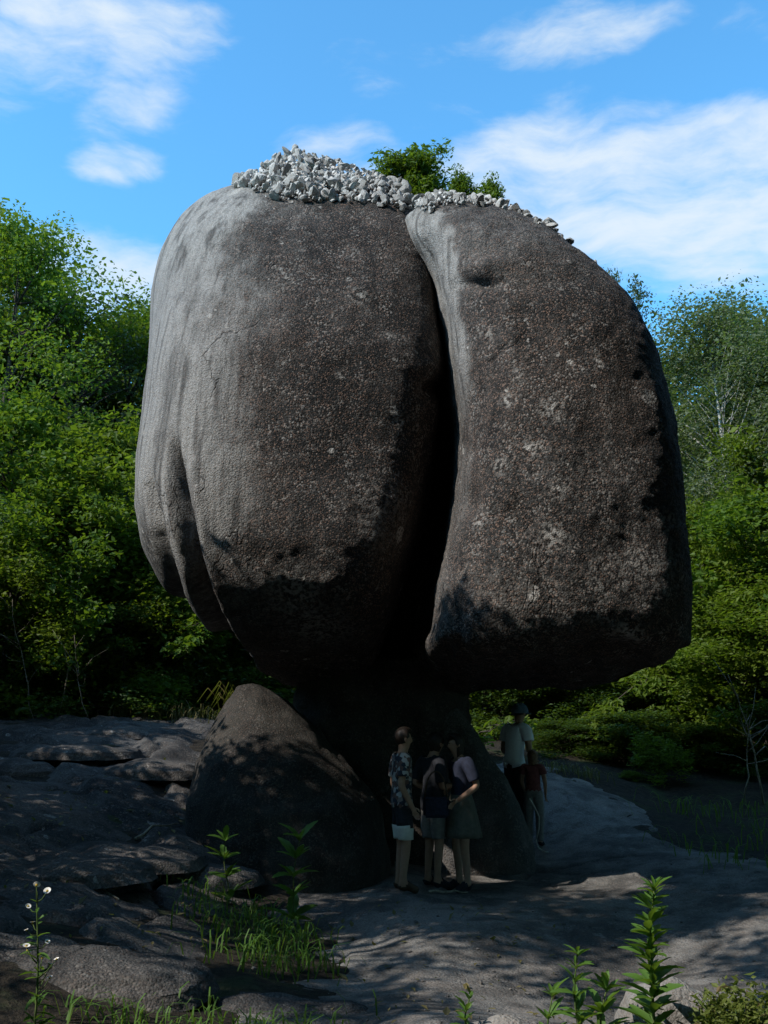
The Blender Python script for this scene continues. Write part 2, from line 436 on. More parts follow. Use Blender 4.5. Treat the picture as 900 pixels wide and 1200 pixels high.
def base_h(x, y):
    x = np.asarray(x, dtype=np.float64).ravel(); y = np.asarray(y, dtype=np.float64).ravel()
    out = np.zeros(len(x))
    for s in range(0, len(x), 20000):
        a, b = x[s:s + 20000], y[s:s + 20000]
        r2 = (a[:, None] - CT[None, :, 0]) ** 2 + (b[:, None] - CT[None, :, 1]) ** 2
        out[s:s + 20000] = _tps(r2) @ _w[:_n] + _w[_n] + _w[_n + 1] * a + _w[_n + 2] * b
    d = np.sqrt(x ** 2 + (y - 10) ** 2)
    far = sstep(d, 14, 26)
    return out * (1 - far) + far * 1.5
def soil_h(x, y):
    q = np.c_[x, y, np.zeros(len(x))]
    return base_h(x, y) + 0.05 * fbm(q * 1.3, 4, 3)
def polydist(x, y, poly):
    """signed distance, positive inside"""
    x = np.asarray(x); y = np.asarray(y)
    d = np.full(len(x), 1e9); ins = np.zeros(len(x), dtype=bool)
    n = len(poly)
    for k in range(n):
        (x1, y1), (x2, y2) = poly[k], poly[(k + 1) % n]
        ex, ey = x2 - x1, y2 - y1
        t = np.clip(((x - x1) * ex + (y - y1) * ey) / (ex * ex + ey * ey), 0, 1)
        d = np.minimum(d, np.hypot(x - x1 - t * ex, y - y1 - t * ey))
        c = ((y1 > y) != (y2 > y)) & (x < ex * (y - y1) / (ey + 1e-12) + x1)
        ins ^= c
    return np.where(ins, d, -d)
SLAB = [(-0.75, 9.2), (-0.5, 7.2), (-0.75, 5.0), (0.2, 4.2), (1.1, 4.9), (2.3, 5.6), (3.5, 7.6), (4.6, 9.0), (4.5, 10.6), (3.7, 12.2), (3.4, 13.4), (3.3, 14.6), (2.7, 16.0), (1.2, 16.2), (-0.4, 14), (-0.9, 11.5)]
LEDGE = [(-0.9, 12.6), (-0.95, 10.2), (-1.35, 8.4), (-1.25, 6.6), (-2.3, 5.6), (-4.2, 5.2), (-7.5, 7), (-8, 12), (-7.5, 16.4), (-4, 16.8), (-1.6, 16.2)]
def slab_h(x, y):
    q = np.c_[x, y, np.zeros(len(x))]
    s = polydist(x, y, SLAB) + 0.22 * fbm(q * 0.7, 3, 21)
    e = np.where(s > 0, 0.15 * sstep(s, 0, 1.1), np.clip(s * 0.22, -0.3, 0))
    seam = 0.035 * (np.abs(pn(q * np.array((0.55, 1.1, 1)) + 4.3, 5)) < 0.012)
    return base_h(x, y) + e + 0.03 * fbm(q * 0.9, 3, 31) + 0.006 * fbm(q * 6, 3, 33) - seam
def ledge_h(x, y):
    q = np.c_[x, y, np.zeros(len(x))]
    s = polydist(x, y, LEDGE) + 0.25 * fbm(q * 1.2, 3, 41)
    e = np.where(s > 0, 0.10 * sstep(s, 0, 0.5), np.clip(s * 0.5, -0.3, 0))
    # stepped sheets running away to the upper left
    g = (0.75 * x + 0.66 * y) * 0.62 + 0.8 * fbm(q * 0.35, 3, 44)
    st = g - np.floor(g)
    step = 0.11 * (sstep(st, 0.86, 1.0) - st) + 0.07 * fbm(q * 2.2, 4, 46)
    crack = 0.09 * np.exp(-(pn(q * 0.6 + 7.7, 47) / 0.018) ** 2)
    return base_h(x, y) + e + step * sstep(s, 0, 0.5) - crack * (s > 0)
def grid_obj(name, x, y, fn, m, smooth=True):
    X, Y = np.meshgrid(x, y)
    Z = fn(X.ravel(), Y.ravel())
    nx, ny = len(x), len(y)
    i = np.arange(nx * ny).reshape(ny, nx)
    F = np.stack([i[:-1, :-1], i[:-1, 1:], i[1:, 1:], i[1:, :-1]], -1).reshape(-1, 4)
    return obj(name, new_mesh(name, np.c_[X.ravel(), Y.ravel(), Z], F, [m], smooth))
def axis(lo, hi, step, far):
    a = np.arange(lo, hi + 1e-6, step)
    g = step * 1.35 ** np.arange(1, 40); c = np.cumsum(g); c = c[c < far]
    return np.r_[lo - c[::-1], a, hi + c]
tag(grid_obj('ground', axis(-9, 9, 0.14, 420), axis(0, 19, 0.14, 420), soil_h, M_SOIL), kind='structure')
tag(grid_obj('granite_slab', np.arange(-1.6, 5.6, 0.05), np.arange(3.4, 17.2, 0.05), slab_h, M_SLAB), kind='structure')
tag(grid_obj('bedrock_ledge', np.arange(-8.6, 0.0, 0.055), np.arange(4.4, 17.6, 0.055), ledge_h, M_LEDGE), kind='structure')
def top_z(x, y):
    a = [np.array([x]), np.array([y])]
    z = soil_h(*a)[0]
    if -1.6 < x < 5.6 and 3.4 < y < 17.2: z = max(z, slab_h(*a)[0])
    if -8.6 < x < 0 and 4.4 < y < 17.6: z = max(z, ledge_h(*a)[0])
    return float(z)

# ------------------------------------------------------------------ the balanced boulder
def cr_closed(pts, M):
    p = np.asarray(pts, dtype=np.float64); n = len(p)
    out = []
    for k in range(n):
        a, b, c, d = p[(k - 1) % n], p[k], p[(k + 1) % n], p[(k + 2) % n]
        t = np.linspace(0, 1, 40, endpoint=False)[:, None]
        out.append(0.5 * (2 * b + (c - a) * t + (2 * a - 5 * b + 4 * c - d) * t ** 2 + (3 * b - a - 3 * c + d) * t ** 3))
    q = np.concatenate(out)
    L = np.r_[0, np.cumsum(np.linalg.norm(np.diff(np.r_[q, q[:1]], axis=0), axis=1))]
    s = np.linspace(0, L[-1], M, endpoint=False)
    q2 = np.r_[q, q[:1]]
    return np.c_[np.interp(s, L, q2[:, 0]), np.interp(s, L, q2[:, 1])]
def smooth_interp(xs, ys, x):
    d = np.linspace(xs[0], xs[-1], 400); v = np.interp(d, xs, ys)
    k = np.exp(-np.linspace(-2, 2, 25) ** 2); k /= k.sum()
    vp = np.r_[2 * v[0] - v[12:0:-1], v, 2 * v[-1] - v[-2:-14:-1]]
    return np.interp(x, d, np.convolve(vp, k, 'valid'))
def lobe(rows, ctrl, D, yc, B, NR, NM, seed, shape_fn, capz=0.05, rim=(720, 770), meet=False):
    rows = np.array(rows, dtype=np.float64)
    t = np.linspace(0, 1, NR); t = 0.55 * t + 0.45 * (0.5 - 0.5 * np.cos(math.pi * t))
    py = rows[0, 0] + (rows[-1, 0] - rows[0, 0]) * t
    xl, xr, bs, yo = (smooth_interp(rows[:, 0], rows[:, k], py) for k in (1, 2, 3, 4))
    sec = cr_closed(ctrl, NM)
    front = yc + yo - B * bs * 0.88
    DZ = front                       # rows are measured on the near face
    V = np.zeros((NR, NM, 3))
    A = np.array([P(xl[k], py[k], D).x for k in range(NR)]); Bx = np.array([P(xr[k], py[k], D).x for k in range(NR)])
    zz = np.array([P(450, py[k], DZ[k]).z for k in range(NR)])
    yy = yc + yo[:, None] + sec[None, :, 1] * B * bs[:, None]
    for it in range(6):              # settle the width so that the outline measures as it should
        V[:, :, 0] = A[:, None] + sec[None, :, 0] * (Bx - A)[:, None]
        V[:, :, 1] = yy; V[:, :, 2] = zz[:, None]
        qx, qy = proj(V.reshape(-1, 3)); qx = qx.reshape(NR, NM); qy = qy.reshape(NR, NM)
        fr = sec[None, :, 1] < 0.12; i0, i1 = np.where(sec[None, :, 1] < -.6 if meet else fr, qx, 1e9).argmin(1), np.where(fr, qx, -1e9).argmax(1); r_ = np.arange(NR)
        q0 = qy[r_, i0]
        if meet: q0 = q0 + (py - q0) * (1 - sstep(py, 252, 290))     # the top corner runs in behind the other half
        e0 = np.interp(q0, rows[:, 0], rows[:, 1]) - qx[r_, i0]
        e1 = np.interp(qy[r_, i1], rows[:, 0], rows[:, 2]) - qx[r_, i1]
        A = A + 0.8 * e0 * yy[r_, i0] / FPX; Bx = np.maximum(Bx + 0.8 * e1 * yy[r_, i1] / FPX, A + 0.12)
    kk = np.exp(-np.linspace(-2, 2, 9) ** 2); kk /= kk.sum()
    A = np.convolve(np.pad(A, 4, 'edge'), kk, 'valid'); Bx = np.convolve(np.pad(Bx, 4, 'edge'), kk, 'valid')
    V[:, :, 0] = A[:, None] + sec[None, :, 0] * (Bx - A)[:, None]
    def cap(ring, dz, sgn):
        c = ring.mean(0); out = []
        for f, h in ((0.75, 0.5), (0.45, 0.85), (0.2, 0.97), (0.02, 1.0)):
            r = c + (ring - c) * f; r[:, 2] = ring[:, 2] + sgn * dz * h; out.append(r)
        return out
    rings = cap(V[0], capz, 1)[::-1] + list(V) + cap(V[-1], capz, -1)
    V = np.concatenate(rings); n = len(rings)
    i = np.arange(n * NM).reshape(n, NM); j = np.roll(i, -1, axis=1)
    F = np.stack([i[:-1], i[1:], j[1:], j[:-1]], -1).reshape(-1, 4)
    # relax once so that table rows leave no steps
    G = V.reshape(n, NM, 3)
    for _ in range(6):
        G[1:-1] = 0.5 * G[1:-1] + 0.25 * (G[:-2] + G[2:])
    V = G.reshape(-1, 3)
    N = vnormals(V, F)
    if (N * (V - V.mean(0))).sum() < 0:
        F = F[:, ::-1]; N = -N
    px, pyy = proj(V)
    smooth = 1 - 0.75 * (1 - sstep(pyy * 0 + px, 200, 330)) * (seed == 101)
    disp = 0.08 * fbm(V * 0.5, 2, seed) + smooth * ((0.026 if seed == 101 else 0.034) * fbm(V * np.array((1.8, 1.8, 1.0)), 4, seed + 5) + 0.008 * fbm(V * 9.0, 4, seed + 9, 0.6))
    disp = disp + shape_fn(px, pyy, V, N)
    V = V + N * disp[:, None]
    return V, F, px, pyy, N
D0 = 11.4
LEFT_ROWS = [  # py, left px, right px, depth scale, depth offset
 (215,270,444,.40,.0),(221,258,466,.50,.0),(230,245,477,.58,0),(247,226,482,.67,0),(275,204,490,.78,0),(310,186,500,.86,0),(350,176,509,.92,0),(420,171,522,.98,0),(490,165,525,1.0,0),
 (540,156,520,1.0,-.05),(590,154,509,1.0,-.08),(640,166,498,.99,-.10),(690,196,485,.955,-.06),(725,230,474,.88,.02),(755,264,460,.76,.16),(780,300,452,.53,.36),(795,330,446,.40,.4)]
LEFT_SEC = [(-.01,-.05),(.035,-.42),(.16,-.78),(.38,-.97),(.68,-1.0),(.885,-.955),(.972,-.80),(1.0,-.45),(1.02,.05),(1.22,.42),(1.18,.85),(.55,1.0),(.12,.75),(.01,.35)]
RIGHT_ROWS = [
 (244,474,506,.50,.1),(252,477,532,.60,.08),(265,482,576,.70,.05),(283,490,628,.78,0),(300,500,664,.83,0),(330,513,702,.88,0),(370,526,738,.92,0),(430,538,768,.96,0),(490,542,787,.99,0),
 (540,541,797,1.0,0),(590,531,803,1.0,0),(640,523,806,.99,0),(690,514,808,1.0,0),(725,511,807,.99,.0),(752,507,803,.96,.02),(768,510,793,.84,.12),(782,516,764,.62,.28),(794,530,750,.44,.4)]
RIGHT_SEC = [(-.30,.62),(-.02,.08),(0,-.66),(.035,-.84),(.13,-.965),(.30,-1.02),(.60,-1.01),(.84,-.90),(.97,-.58),(1.0,-.12),(.97,.4),(.8,.85),(.45,1.05),(-.1,1.0)]
def groove(px, py, pts, w0, w1, depth):
    pts = np.array(pts, dtype=np.float64)
    c = np.interp(py, pts[:, 1], pts[:, 0]); tt = np.clip((py - pts[0, 1]) / (pts[-1, 1] - pts[0, 1]), 0, 1)
    w = w0 + (w1 - w0) * tt
    on = sstep(py, pts[0, 1] - 30, pts[0, 1] + 35) * (1 - sstep(py, pts[-1, 1] - 5, pts[-1, 1] + 45))
    return -depth * on * np.exp(-((px - c) / w) ** 2)
def blob(px, py, x, y, rx, ry, d): return d * np.exp(-((px - x) / rx) ** 2 - ((py - y) / ry) ** 2)
def left_shape(px, py, V, N):
    f = np.where(N[:, 1] < 0.35, 1.0, 0.0)
    d = groove(px, py, [(203,528),(211,585),(225,650),(246,710),(292,800)], 5, 16, 0.34)
    d = d + groove(px, py, [(176,570),(188,630),(208,695),(250,790)], 4, 9, 0.14)
    d = d + groove(px, py, [(228,550),(242,630),(262,700),(304,790)], 6, 10, -0.06)
    d = d + groove(px, py, [(195,560),(205,620),(224,690),(262,780)], 3, 5, -0.05)
    d = d + blob(px, py, 506, 456, 14, 12, -0.12) + blob(px, py, 498, 430, 20, 14, 0.04)
    return d * f
def right_shape(px, py, V, N):
    f = np.where(N[:, 1] < 0.35, 1.0, 0.0)
    d = blob(px, py, 568, 333, 22, 6, -0.10) + blob(px, py, 570, 314, 26, 10, 0.06)
    d = d + blob(px, py, 548, 590, 14, 18, -0.07) + blob(px, py, 620, 470, 60, 50, 0.05) + blob(px, py, 700, 400, 60, 80, 0.05)
    d = d + blob(px, py, 540, 730, 12, 22, -0.07) + blob(px, py, 608, 600, 16, 20, -0.05)
    # the lower rim breaks off in bites
    d = d + 0.10 * sstep(py, 735, 760) * fbm(np.c_[px / 38, py / 60, px * 0], 3, 61)
    return d * f
NVL = (330, 420)
boulder = empty('balanced_boulder', (0.2, 11.9, 1.9))
tag(boulder, 'huge dark granite boulder split by a long crack, balanced on smaller rocks', 'boulder')
lobes = []
for name, rows, sec, seed, fn in (('rounded_left_half', LEFT_ROWS, LEFT_SEC, 101, left_shape), ('blocky_right_half', RIGHT_ROWS, RIGHT_SEC, 141, right_shape)):
    V, F, px, py, N = lobe(rows, sec, D0, 12.12 if seed == 101 else 11.15, 2.75, NVL[0], NVL[1], seed, fn, rim=(785, 795) if seed == 101 else (750, 770), meet=seed != 101)
    lobes.append((V, F))
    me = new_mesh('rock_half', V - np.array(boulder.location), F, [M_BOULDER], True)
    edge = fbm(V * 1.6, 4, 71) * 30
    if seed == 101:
        bare = 0.95 * (1 - sstep(px + edge * 1.5, 215, 330)) + 0.45 * (1 - sstep(py + edge, 225, 330)) * (1 - sstep(px, 330, 420)) + blob(px, py, 280, 470, 40, 200, 0.25)  # less lichen on the left, plus its sunlight put into the colour
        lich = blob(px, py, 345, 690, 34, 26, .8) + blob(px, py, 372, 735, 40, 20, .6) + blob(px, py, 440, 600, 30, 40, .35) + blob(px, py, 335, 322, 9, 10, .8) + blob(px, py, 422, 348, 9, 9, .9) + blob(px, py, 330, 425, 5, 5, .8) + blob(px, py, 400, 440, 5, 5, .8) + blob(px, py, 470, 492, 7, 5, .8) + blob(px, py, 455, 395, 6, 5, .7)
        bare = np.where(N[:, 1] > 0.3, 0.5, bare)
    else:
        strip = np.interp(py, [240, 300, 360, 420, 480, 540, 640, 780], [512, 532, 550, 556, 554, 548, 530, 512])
        bare = (1 - sstep(px + edge * 0.7, strip - 8, strip + 8)) * np.interp(py, [400, 500, 640], [.95, .42, .34]) + 0.3 * (1 - sstep(py, 280, 380))  # sunlit strip beside the crack painted pale
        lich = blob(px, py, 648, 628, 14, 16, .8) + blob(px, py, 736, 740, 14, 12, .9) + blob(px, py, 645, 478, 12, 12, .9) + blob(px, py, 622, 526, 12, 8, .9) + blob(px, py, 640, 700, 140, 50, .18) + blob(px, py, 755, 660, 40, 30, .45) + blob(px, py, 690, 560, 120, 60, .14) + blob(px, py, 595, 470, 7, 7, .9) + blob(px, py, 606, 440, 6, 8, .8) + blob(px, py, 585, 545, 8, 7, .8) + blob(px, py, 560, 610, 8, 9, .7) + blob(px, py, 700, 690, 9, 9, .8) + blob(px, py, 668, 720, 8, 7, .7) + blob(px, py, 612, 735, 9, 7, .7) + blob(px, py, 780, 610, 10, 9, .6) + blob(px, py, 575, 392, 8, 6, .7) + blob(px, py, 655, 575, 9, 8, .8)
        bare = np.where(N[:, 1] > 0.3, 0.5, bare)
    if seed == 101:   # water streaks down the flutes, deepened by shade put into the colour
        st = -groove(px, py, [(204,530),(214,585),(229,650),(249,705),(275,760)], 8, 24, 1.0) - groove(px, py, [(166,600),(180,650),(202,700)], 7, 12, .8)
        st = st + .45 * sstep(px, 455, 510) * sstep(py, 400, 500)  # shade towards the crack darkened into the colour
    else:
        st = .6 * blob(px, py, 600, 560, 60, 90, .9) + blob(px, py, 545, 730, 22, 50, .7) + .5 * sstep(py, 690, 760)  # dark patch, with shade by the crack and underside put into the colour
    attr(me, 'stain_shade', np.clip(st, 0, 1))
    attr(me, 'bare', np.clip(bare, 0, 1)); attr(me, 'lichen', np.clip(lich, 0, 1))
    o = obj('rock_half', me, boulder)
    o['label'] = 'smooth grey rounded left half of the split rock' if seed == 101 else 'dark spotted right half of the split rock'

# ------------------------------------------------------------------ rocks that carry it
def blob_rock(name, prof, seed, m, label, cat='rock', group=None, nz=70, nm=110, amp=0.05, pw=2.4, bare=None, fine=1.0):
    """prof: rows (z, cx, cy, rx, ry) from the bottom up"""
    prof = np.array(prof, dtype=np.float64)
    z = np.linspace(prof[0, 0], prof[-1, 0], nz)
    cx, cy, rx, ry = (smooth_interp(prof[:, 0], prof[:, k], z) for k in (1, 2, 3, 4))
    rx = np.maximum(rx, 0.02); ry = np.maximum(ry, 0.02)
    a = np.arange(nm) * 2 * math.pi / nm
    ca, sa = np.cos(a), np.sin(a)
    ux = np.sign(ca) * np.abs(ca) ** (2 / pw); uy = np.sign(sa) * np.abs(sa) ** (2 / pw)
    rings = [np.c_[cx[k] + rx[k] * ux, cy[k] + ry[k] * uy, np.full(nm, z[k])] for k in range(nz)]
    last = rings[-1]; c = last.mean(0)
    for f, h in ((.7, .4), (.35, .7), (.03, .8)):
        r = c + (last - c) * f; r[:, 2] += h * 0.06; rings.append(r)
    V = np.concatenate(rings); n = len(rings)
    i = np.arange(n * nm).reshape(n, nm); j = np.roll(i, -1, axis=1)
    F = np.stack([i[:-1], j[:-1], j[1:], i[1:]], -1).reshape(-1, 4)
    N = vnormals(V, F)
    V = V + N * (amp * 2 * fbm(V * 0.8, 3, seed) + amp * fbm(V * 2.6, 4, seed + 3) + amp * 0.25 * fbm(V * 9, 3, seed + 7))[:, None]
    org = np.array((cx[0], cy[0], z[0]))
    me = new_mesh(name, V - org, F, [m], True)
    attr(me, 'bare', np.full(len(V), 0.2) if bare is None else np.clip(bare(V), 0, 1)); attr(me, 'lichen', np.zeros(len(V)))
    o = obj(name, me, None, org)
    tag(o, label, cat, group)
    return o
# broad dark block right under the boulder
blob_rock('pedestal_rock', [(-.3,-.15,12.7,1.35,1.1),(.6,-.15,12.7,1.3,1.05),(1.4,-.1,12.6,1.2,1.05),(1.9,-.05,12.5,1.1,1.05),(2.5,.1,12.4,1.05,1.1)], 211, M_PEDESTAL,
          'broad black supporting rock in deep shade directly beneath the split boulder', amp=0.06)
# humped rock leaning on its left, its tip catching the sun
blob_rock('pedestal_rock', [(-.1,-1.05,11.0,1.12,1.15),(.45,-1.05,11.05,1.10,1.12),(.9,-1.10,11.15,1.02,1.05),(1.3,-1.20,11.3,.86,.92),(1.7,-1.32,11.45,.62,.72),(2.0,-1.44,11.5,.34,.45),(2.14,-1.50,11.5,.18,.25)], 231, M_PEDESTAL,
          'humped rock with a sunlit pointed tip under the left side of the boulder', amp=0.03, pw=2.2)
# leaning wedge at the right with a cracked face
blob_rock('pedestal_rock', [(-.2,1.10,12.0,.66,.62),(.35,1.08,12.0,.64,.60),(.9,1.02,12.0,.50,.55),(1.4,.90,12.0,.32,.48),(1.8,.80,12.0,.18,.4),(2.05,.76,12.0,.06,.2)], 251, M_LEDGE,
          'grey wedge of rock sloping down to the right beside the man in white', amp=0.03, pw=3.0)

# low rounded outcrops of the left ledge
def outcrop(px, py, d, rx, ry, h, seed, label, name='flat_rock', m=None, group=None, amp=0.03):
    if m is None: h *= .52; rx *= 1.35; ry *= 1.3
    p = P(px, py, d); z0 = top_z(p.x, p.y) - 0.12
    return blob_rock(name, [(z0, p.x, p.y, rx, ry), (z0 + h * .5, p.x, p.y, rx * .93, ry * .93), (z0 + h * .85, p.x, p.y, rx * .72, ry * .74), (z0 + h, p.x, p.y, rx * .38, ry * .4)],
                     seed, m or M_LEDGE, label, 'rock', group, 34, 84, amp, 2.7)
outcrop(172, 905, 12.6, .62, .5, .38, 301, 'low domed grey outcrop nearest the humped rock on the left ledge')
outcrop(88, 893, 12.8, .60, .45, .34, 303, 'low rounded outcrop with a pale left rim, mid left ledge')
outcrop(140, 872, 14.5, .5, .45, .34, 305, 'small dark outcrop at the back of the left ledge')
outcrop(22, 900, 12.0, .34, .3, .40, 307, 'small brownish knob of rock at the left edge of the ledge')
outcrop(215, 990, 9.7, .55, .42, .30, 309, 'flat bluish stone slab just left of the shaded undergrowth')
outcrop(120, 985, 9.4, .70, .5, .30, 311, 'long flat rock sheet with a pale broken edge, lower left')
outcrop(60, 1010, 8.4, .62, .4, .34, 313, 'tilted dark rock below the long flat rock sheet')
outcrop(95, 1125, 5.9, .55, .35, .36, 315, 'dark rounded boulder behind the white flowering weed', amp=.04)
outcrop(300, 1150, 6.0, .5, .4, .22, 317, 'dark low rock in shade at the bottom left of the slab')
# sunlit rocks in the foreground
outcrop(788, 1190, 4.75, .27, .22, .36, 321, 'pale sunlit rock with moss behind the tall weed', 'pale_rock', M_PALE_ROCK)
outcrop(590, 1222, 5.0, .26, .2, .20, 323, 'pale grey rock at the bottom centre left of the short weed', 'pale_rock', M_PALE_ROCK)

# ------------------------------------------------------------------ stones heaped on top
allV = np.concatenate([lobes[0][0], lobes[1][0]])
allF = np.concatenate([lobes[0][1], lobes[1][1] + len(lobes[0][0])])
bvh = BVHTree.FromPolygons([tuple(v) for v in allV], [tuple(int(k) for k in f) for f in allF])
def roof(x, y):
    h = bvh.ray_cast(Vector((x, y, 20)), Vector((0, 0, -1)))
    return h[0] if h[0] is not None else None
def stone_mesh(seed, sub=2):
    bm = bmesh.new(); bmesh.ops.create_icosphere(bm, subdivisions=sub, radius=0.5)
    V = np.array([v.co[:] for v in bm.verts])
    r = np.random.RandomState(seed)
    V = V * np.array((1.0, r.uniform(.6, 1), r.uniform(.35, .8)))
    for _ in range(11):   # broken facets
        n = r.normal(size=3); n /= np.linalg.norm(n); q = V @ n; dcut = q.max() * r.uniform(0.45, 0.8)
        V = np.where((q > dcut)[:, None], V - np.outer(np.maximum(q - dcut, 0), n), V)
    V = V + 0.10 * fbm(V * 4 + seed, 3, seed)[:, None] * V
    for v, c in zip(bm.verts, V): v.co = c
    me = bpy.data.meshes.new('stone'); bm.to_mesh(me); bm.free()
    me.materials.append(M_STONE)
    return me
STONES = [stone_mesh(k, 2) for k in range(10)]
STONES_LO = [stone_mesh(k + 20, 1) for k in range(10)]
_cr = {}
def crest(x):
    key = round(x, 1)
    if key not in _cr:
        best = (1e9, 11.0)
        for yy_ in np.arange(9.4, 12.6, .1):
            q = roof(key, yy_)
            if q is not None: best = min(best, (float(proj(np.array([q[:]]))[1][0]), yy_))
        _cr[key] = best[1]
    return _cr[key]
def heap(x, y):
    return max(0.46 * math.exp(-((x - xc) / 0.42) ** 2 - ((y - 11.5) / 0.9) ** 2) + 0.26 * math.exp(-((x - xd) / 0.5) ** 2 - ((y - 11.4) / 0.9) ** 2), 0.10 * math.exp(-((x - xe) / 0.5) ** 2))
xd, xe = P(400, 220, 11.4).x, P(500, 240, 11.4).x
spots = []
xc = P(345, 200, 11.4).x
for k in range(7600):
    if k < 5200:
        x = rnd.uniform(P(268, 200, 11.2).x, P(490, 230, 11.2).x); y = rnd.uniform(10.2, 13.2)
        hmax = heap(x, y)
        lim = 0.10
    else:
        x = rnd.uniform(P(440, 230, 11.2).x, P(688, 300, 11.2).x); y = crest(x) + rnd.uniform(-.3, .45)
        hmax = 0.10 * math.exp(-((x - xe) / 0.5) ** 2)
        lim = 0.10
    q = roof(x, y)
    if q is None: continue
    px, py = proj(np.array([q[:]])); px, py = px[0], py[0]
    # only where the top is flat enough for a stone to lie
    low = np.interp(px, [270, 285, 330, 400, 450, 490, 560, 600, 640, 690], [216, 220, 238, 244, 244, 250, 268, 284, 297, 322])
    if py > low + rnd.uniform(-3, 4): continue
    if px > 575 and rnd.random() > 0.22: continue
    h = hmax * rnd.random() ** 0.5
    s = rnd.uniform(0.04, 0.10) if rnd.random() < 0.82 else rnd.uniform(0.10, 0.21)
    if px > 500: s *= 0.8
    spots.append((x, y, q.z + h + s * 0.16, s, px, py))
zb = {}
order = sorted(range(len(spots)), key=lambda k: spots[k][1] - 0.3 * spots[k][2])
seen = []
for k in order:      # how much of each stone the nearer ones leave in view
    x, y, z, sz, px, py = spots[k]
    a, b = proj(np.array([(x, y, z)])); r = sz * 0.5 * FPX / y
    cells = [(int((a[0] + r * u) // 2), int((b[0] + r * w) // 2)) for u in (-.7, -.25, .25, .7) for w in (-.6, 0, .6)]
    free = sum(c not in zb for c in cells)
    for c in cells: zb[c] = k
    seen.append((free * r * r, k))
seen.sort(reverse=True)
spots = [spots[k] for f, k in seen][:2300]
vis = spots[:296]
for k, (x, y, z, s, px, py) in enumerate(vis):
    o = obj('stone', STONES[k % 10], None, (x, y, z), (rnd.uniform(0, 6), rnd.uniform(0, 6), rnd.uniform(0, 6)), (s * rnd.uniform(.9, 1.4), s * 1.1, s))
    if px < 440: tag(o, 'pale broken stone in the heap on the left crown of the boulder', 'stone', 'stones heaped on the left crown of the boulder')
    else: tag(o, 'pale broken stone lying along the sloping right crest of the boulder', 'stone', 'stones scattered along the right crest of the boulder')
VV, FF, nn = [], [], 0
gx = np.arange(P(272, 200, 11.2).x, P(500, 240, 11.2).x, .045); gy = np.arange(10.2, 13.2, .045)
gid = {}
for a in gx:            # the packed rubble the loose stones lie on
    for b_ in gy:
        q = roof(a, b_)
        h = heap(a, b_)
        if q is None or h < .11: continue
        gid[(a, b_)] = nn; nn += 1
        VV.append([(a, b_, q.z + h * (.80 + .5 * float(pn(np.array([[a * 9, b_ * 9, 0]]), 3)[0])) - .075)])
for a0, a1 in zip(gx[:-1], gx[1:]):
    for b0, b1 in zip(gy[:-1], gy[1:]):
        k4 = [(a0, b0), (a1, b0), (a1, b1), (a0, b1)]
        if all(q in gid for q in k4):
            c0, c1, c2, c3 = (gid[q] for q in k4); FF.append(np.array([(c0, c1, c2), (c0, c2, c3)]))
VV = [np.array([v[0] for v in VV])] if VV else []
for k, (x, y, z, s, px, py) in enumerate(spots[296:]):
    me = STONES_LO[k % 10]
    v = np.empty(len(me.vertices) * 3, dtype=np.float32); me.vertices.foreach_get('co', v); v = v.reshape(-1, 3)
    f = np.array([p.vertices[:] for p in me.polygons])
    rot = np.array(Matrix.Rotation(rnd.uniform(0, 6), 3, Vector((rnd.random(), rnd.random(), rnd.random() + .1))))
    VV.append((v * s) @ rot.T + np.array((x, y, z))); FF.append(f + nn); nn += len(v)
if VV:
    o = obj('stone_rubble', new_mesh('stone_rubble', np.concatenate(VV), np.concatenate(FF), [M_STONE]))
    tag(o, 'small pale rubble at the back of the stone heap on the boulder', 'rubble', kind='stuff')

# ------------------------------------------------------------------ trees
def leaves(C, size, aspect, rs, up=0.5, droop=0.0, out=None):
    """one folded leaf (two triangles on a bent diamond) at every point of C"""
    n = len(C)
    d = rs.normal(size=(n, 3)); d[:, 2] = d[:, 2] * 0.5 - droop
    if out is not None: d = d * 0.7 + out
    d /= np.linalg.norm(d, axis=1, keepdims=True)
    nn = rs.normal(size=(n, 3)) * (1 - up) + np.array((0, 0, 1.0)) * up * 1.4
    w = np.cross(nn, d); w /= np.linalg.norm(w, axis=1, keepdims=True) + 1e-9
    nn = np.cross(d, w)
    L = (size * np.clip(np.exp(rs.normal(0, .34, n)), .5, 2.0))[:, None]; Wd = L * aspect * 0.5
    a = C - d * L * 0.5; b = C + d * L * 0.5
    l = C - d * L * 0.06 + w * Wd + nn * Wd * 0.35; r = C - d * L * 0.06 - w * Wd + nn * Wd * 0.35
    V = np.stack([a, l, b, r], 1).reshape(-1, 3)
    i = np.arange(n)[:, None] * 4
    F = np.concatenate([i + np.array((0, 2, 1)), i + np.array((0, 3, 2))])
    return V, F
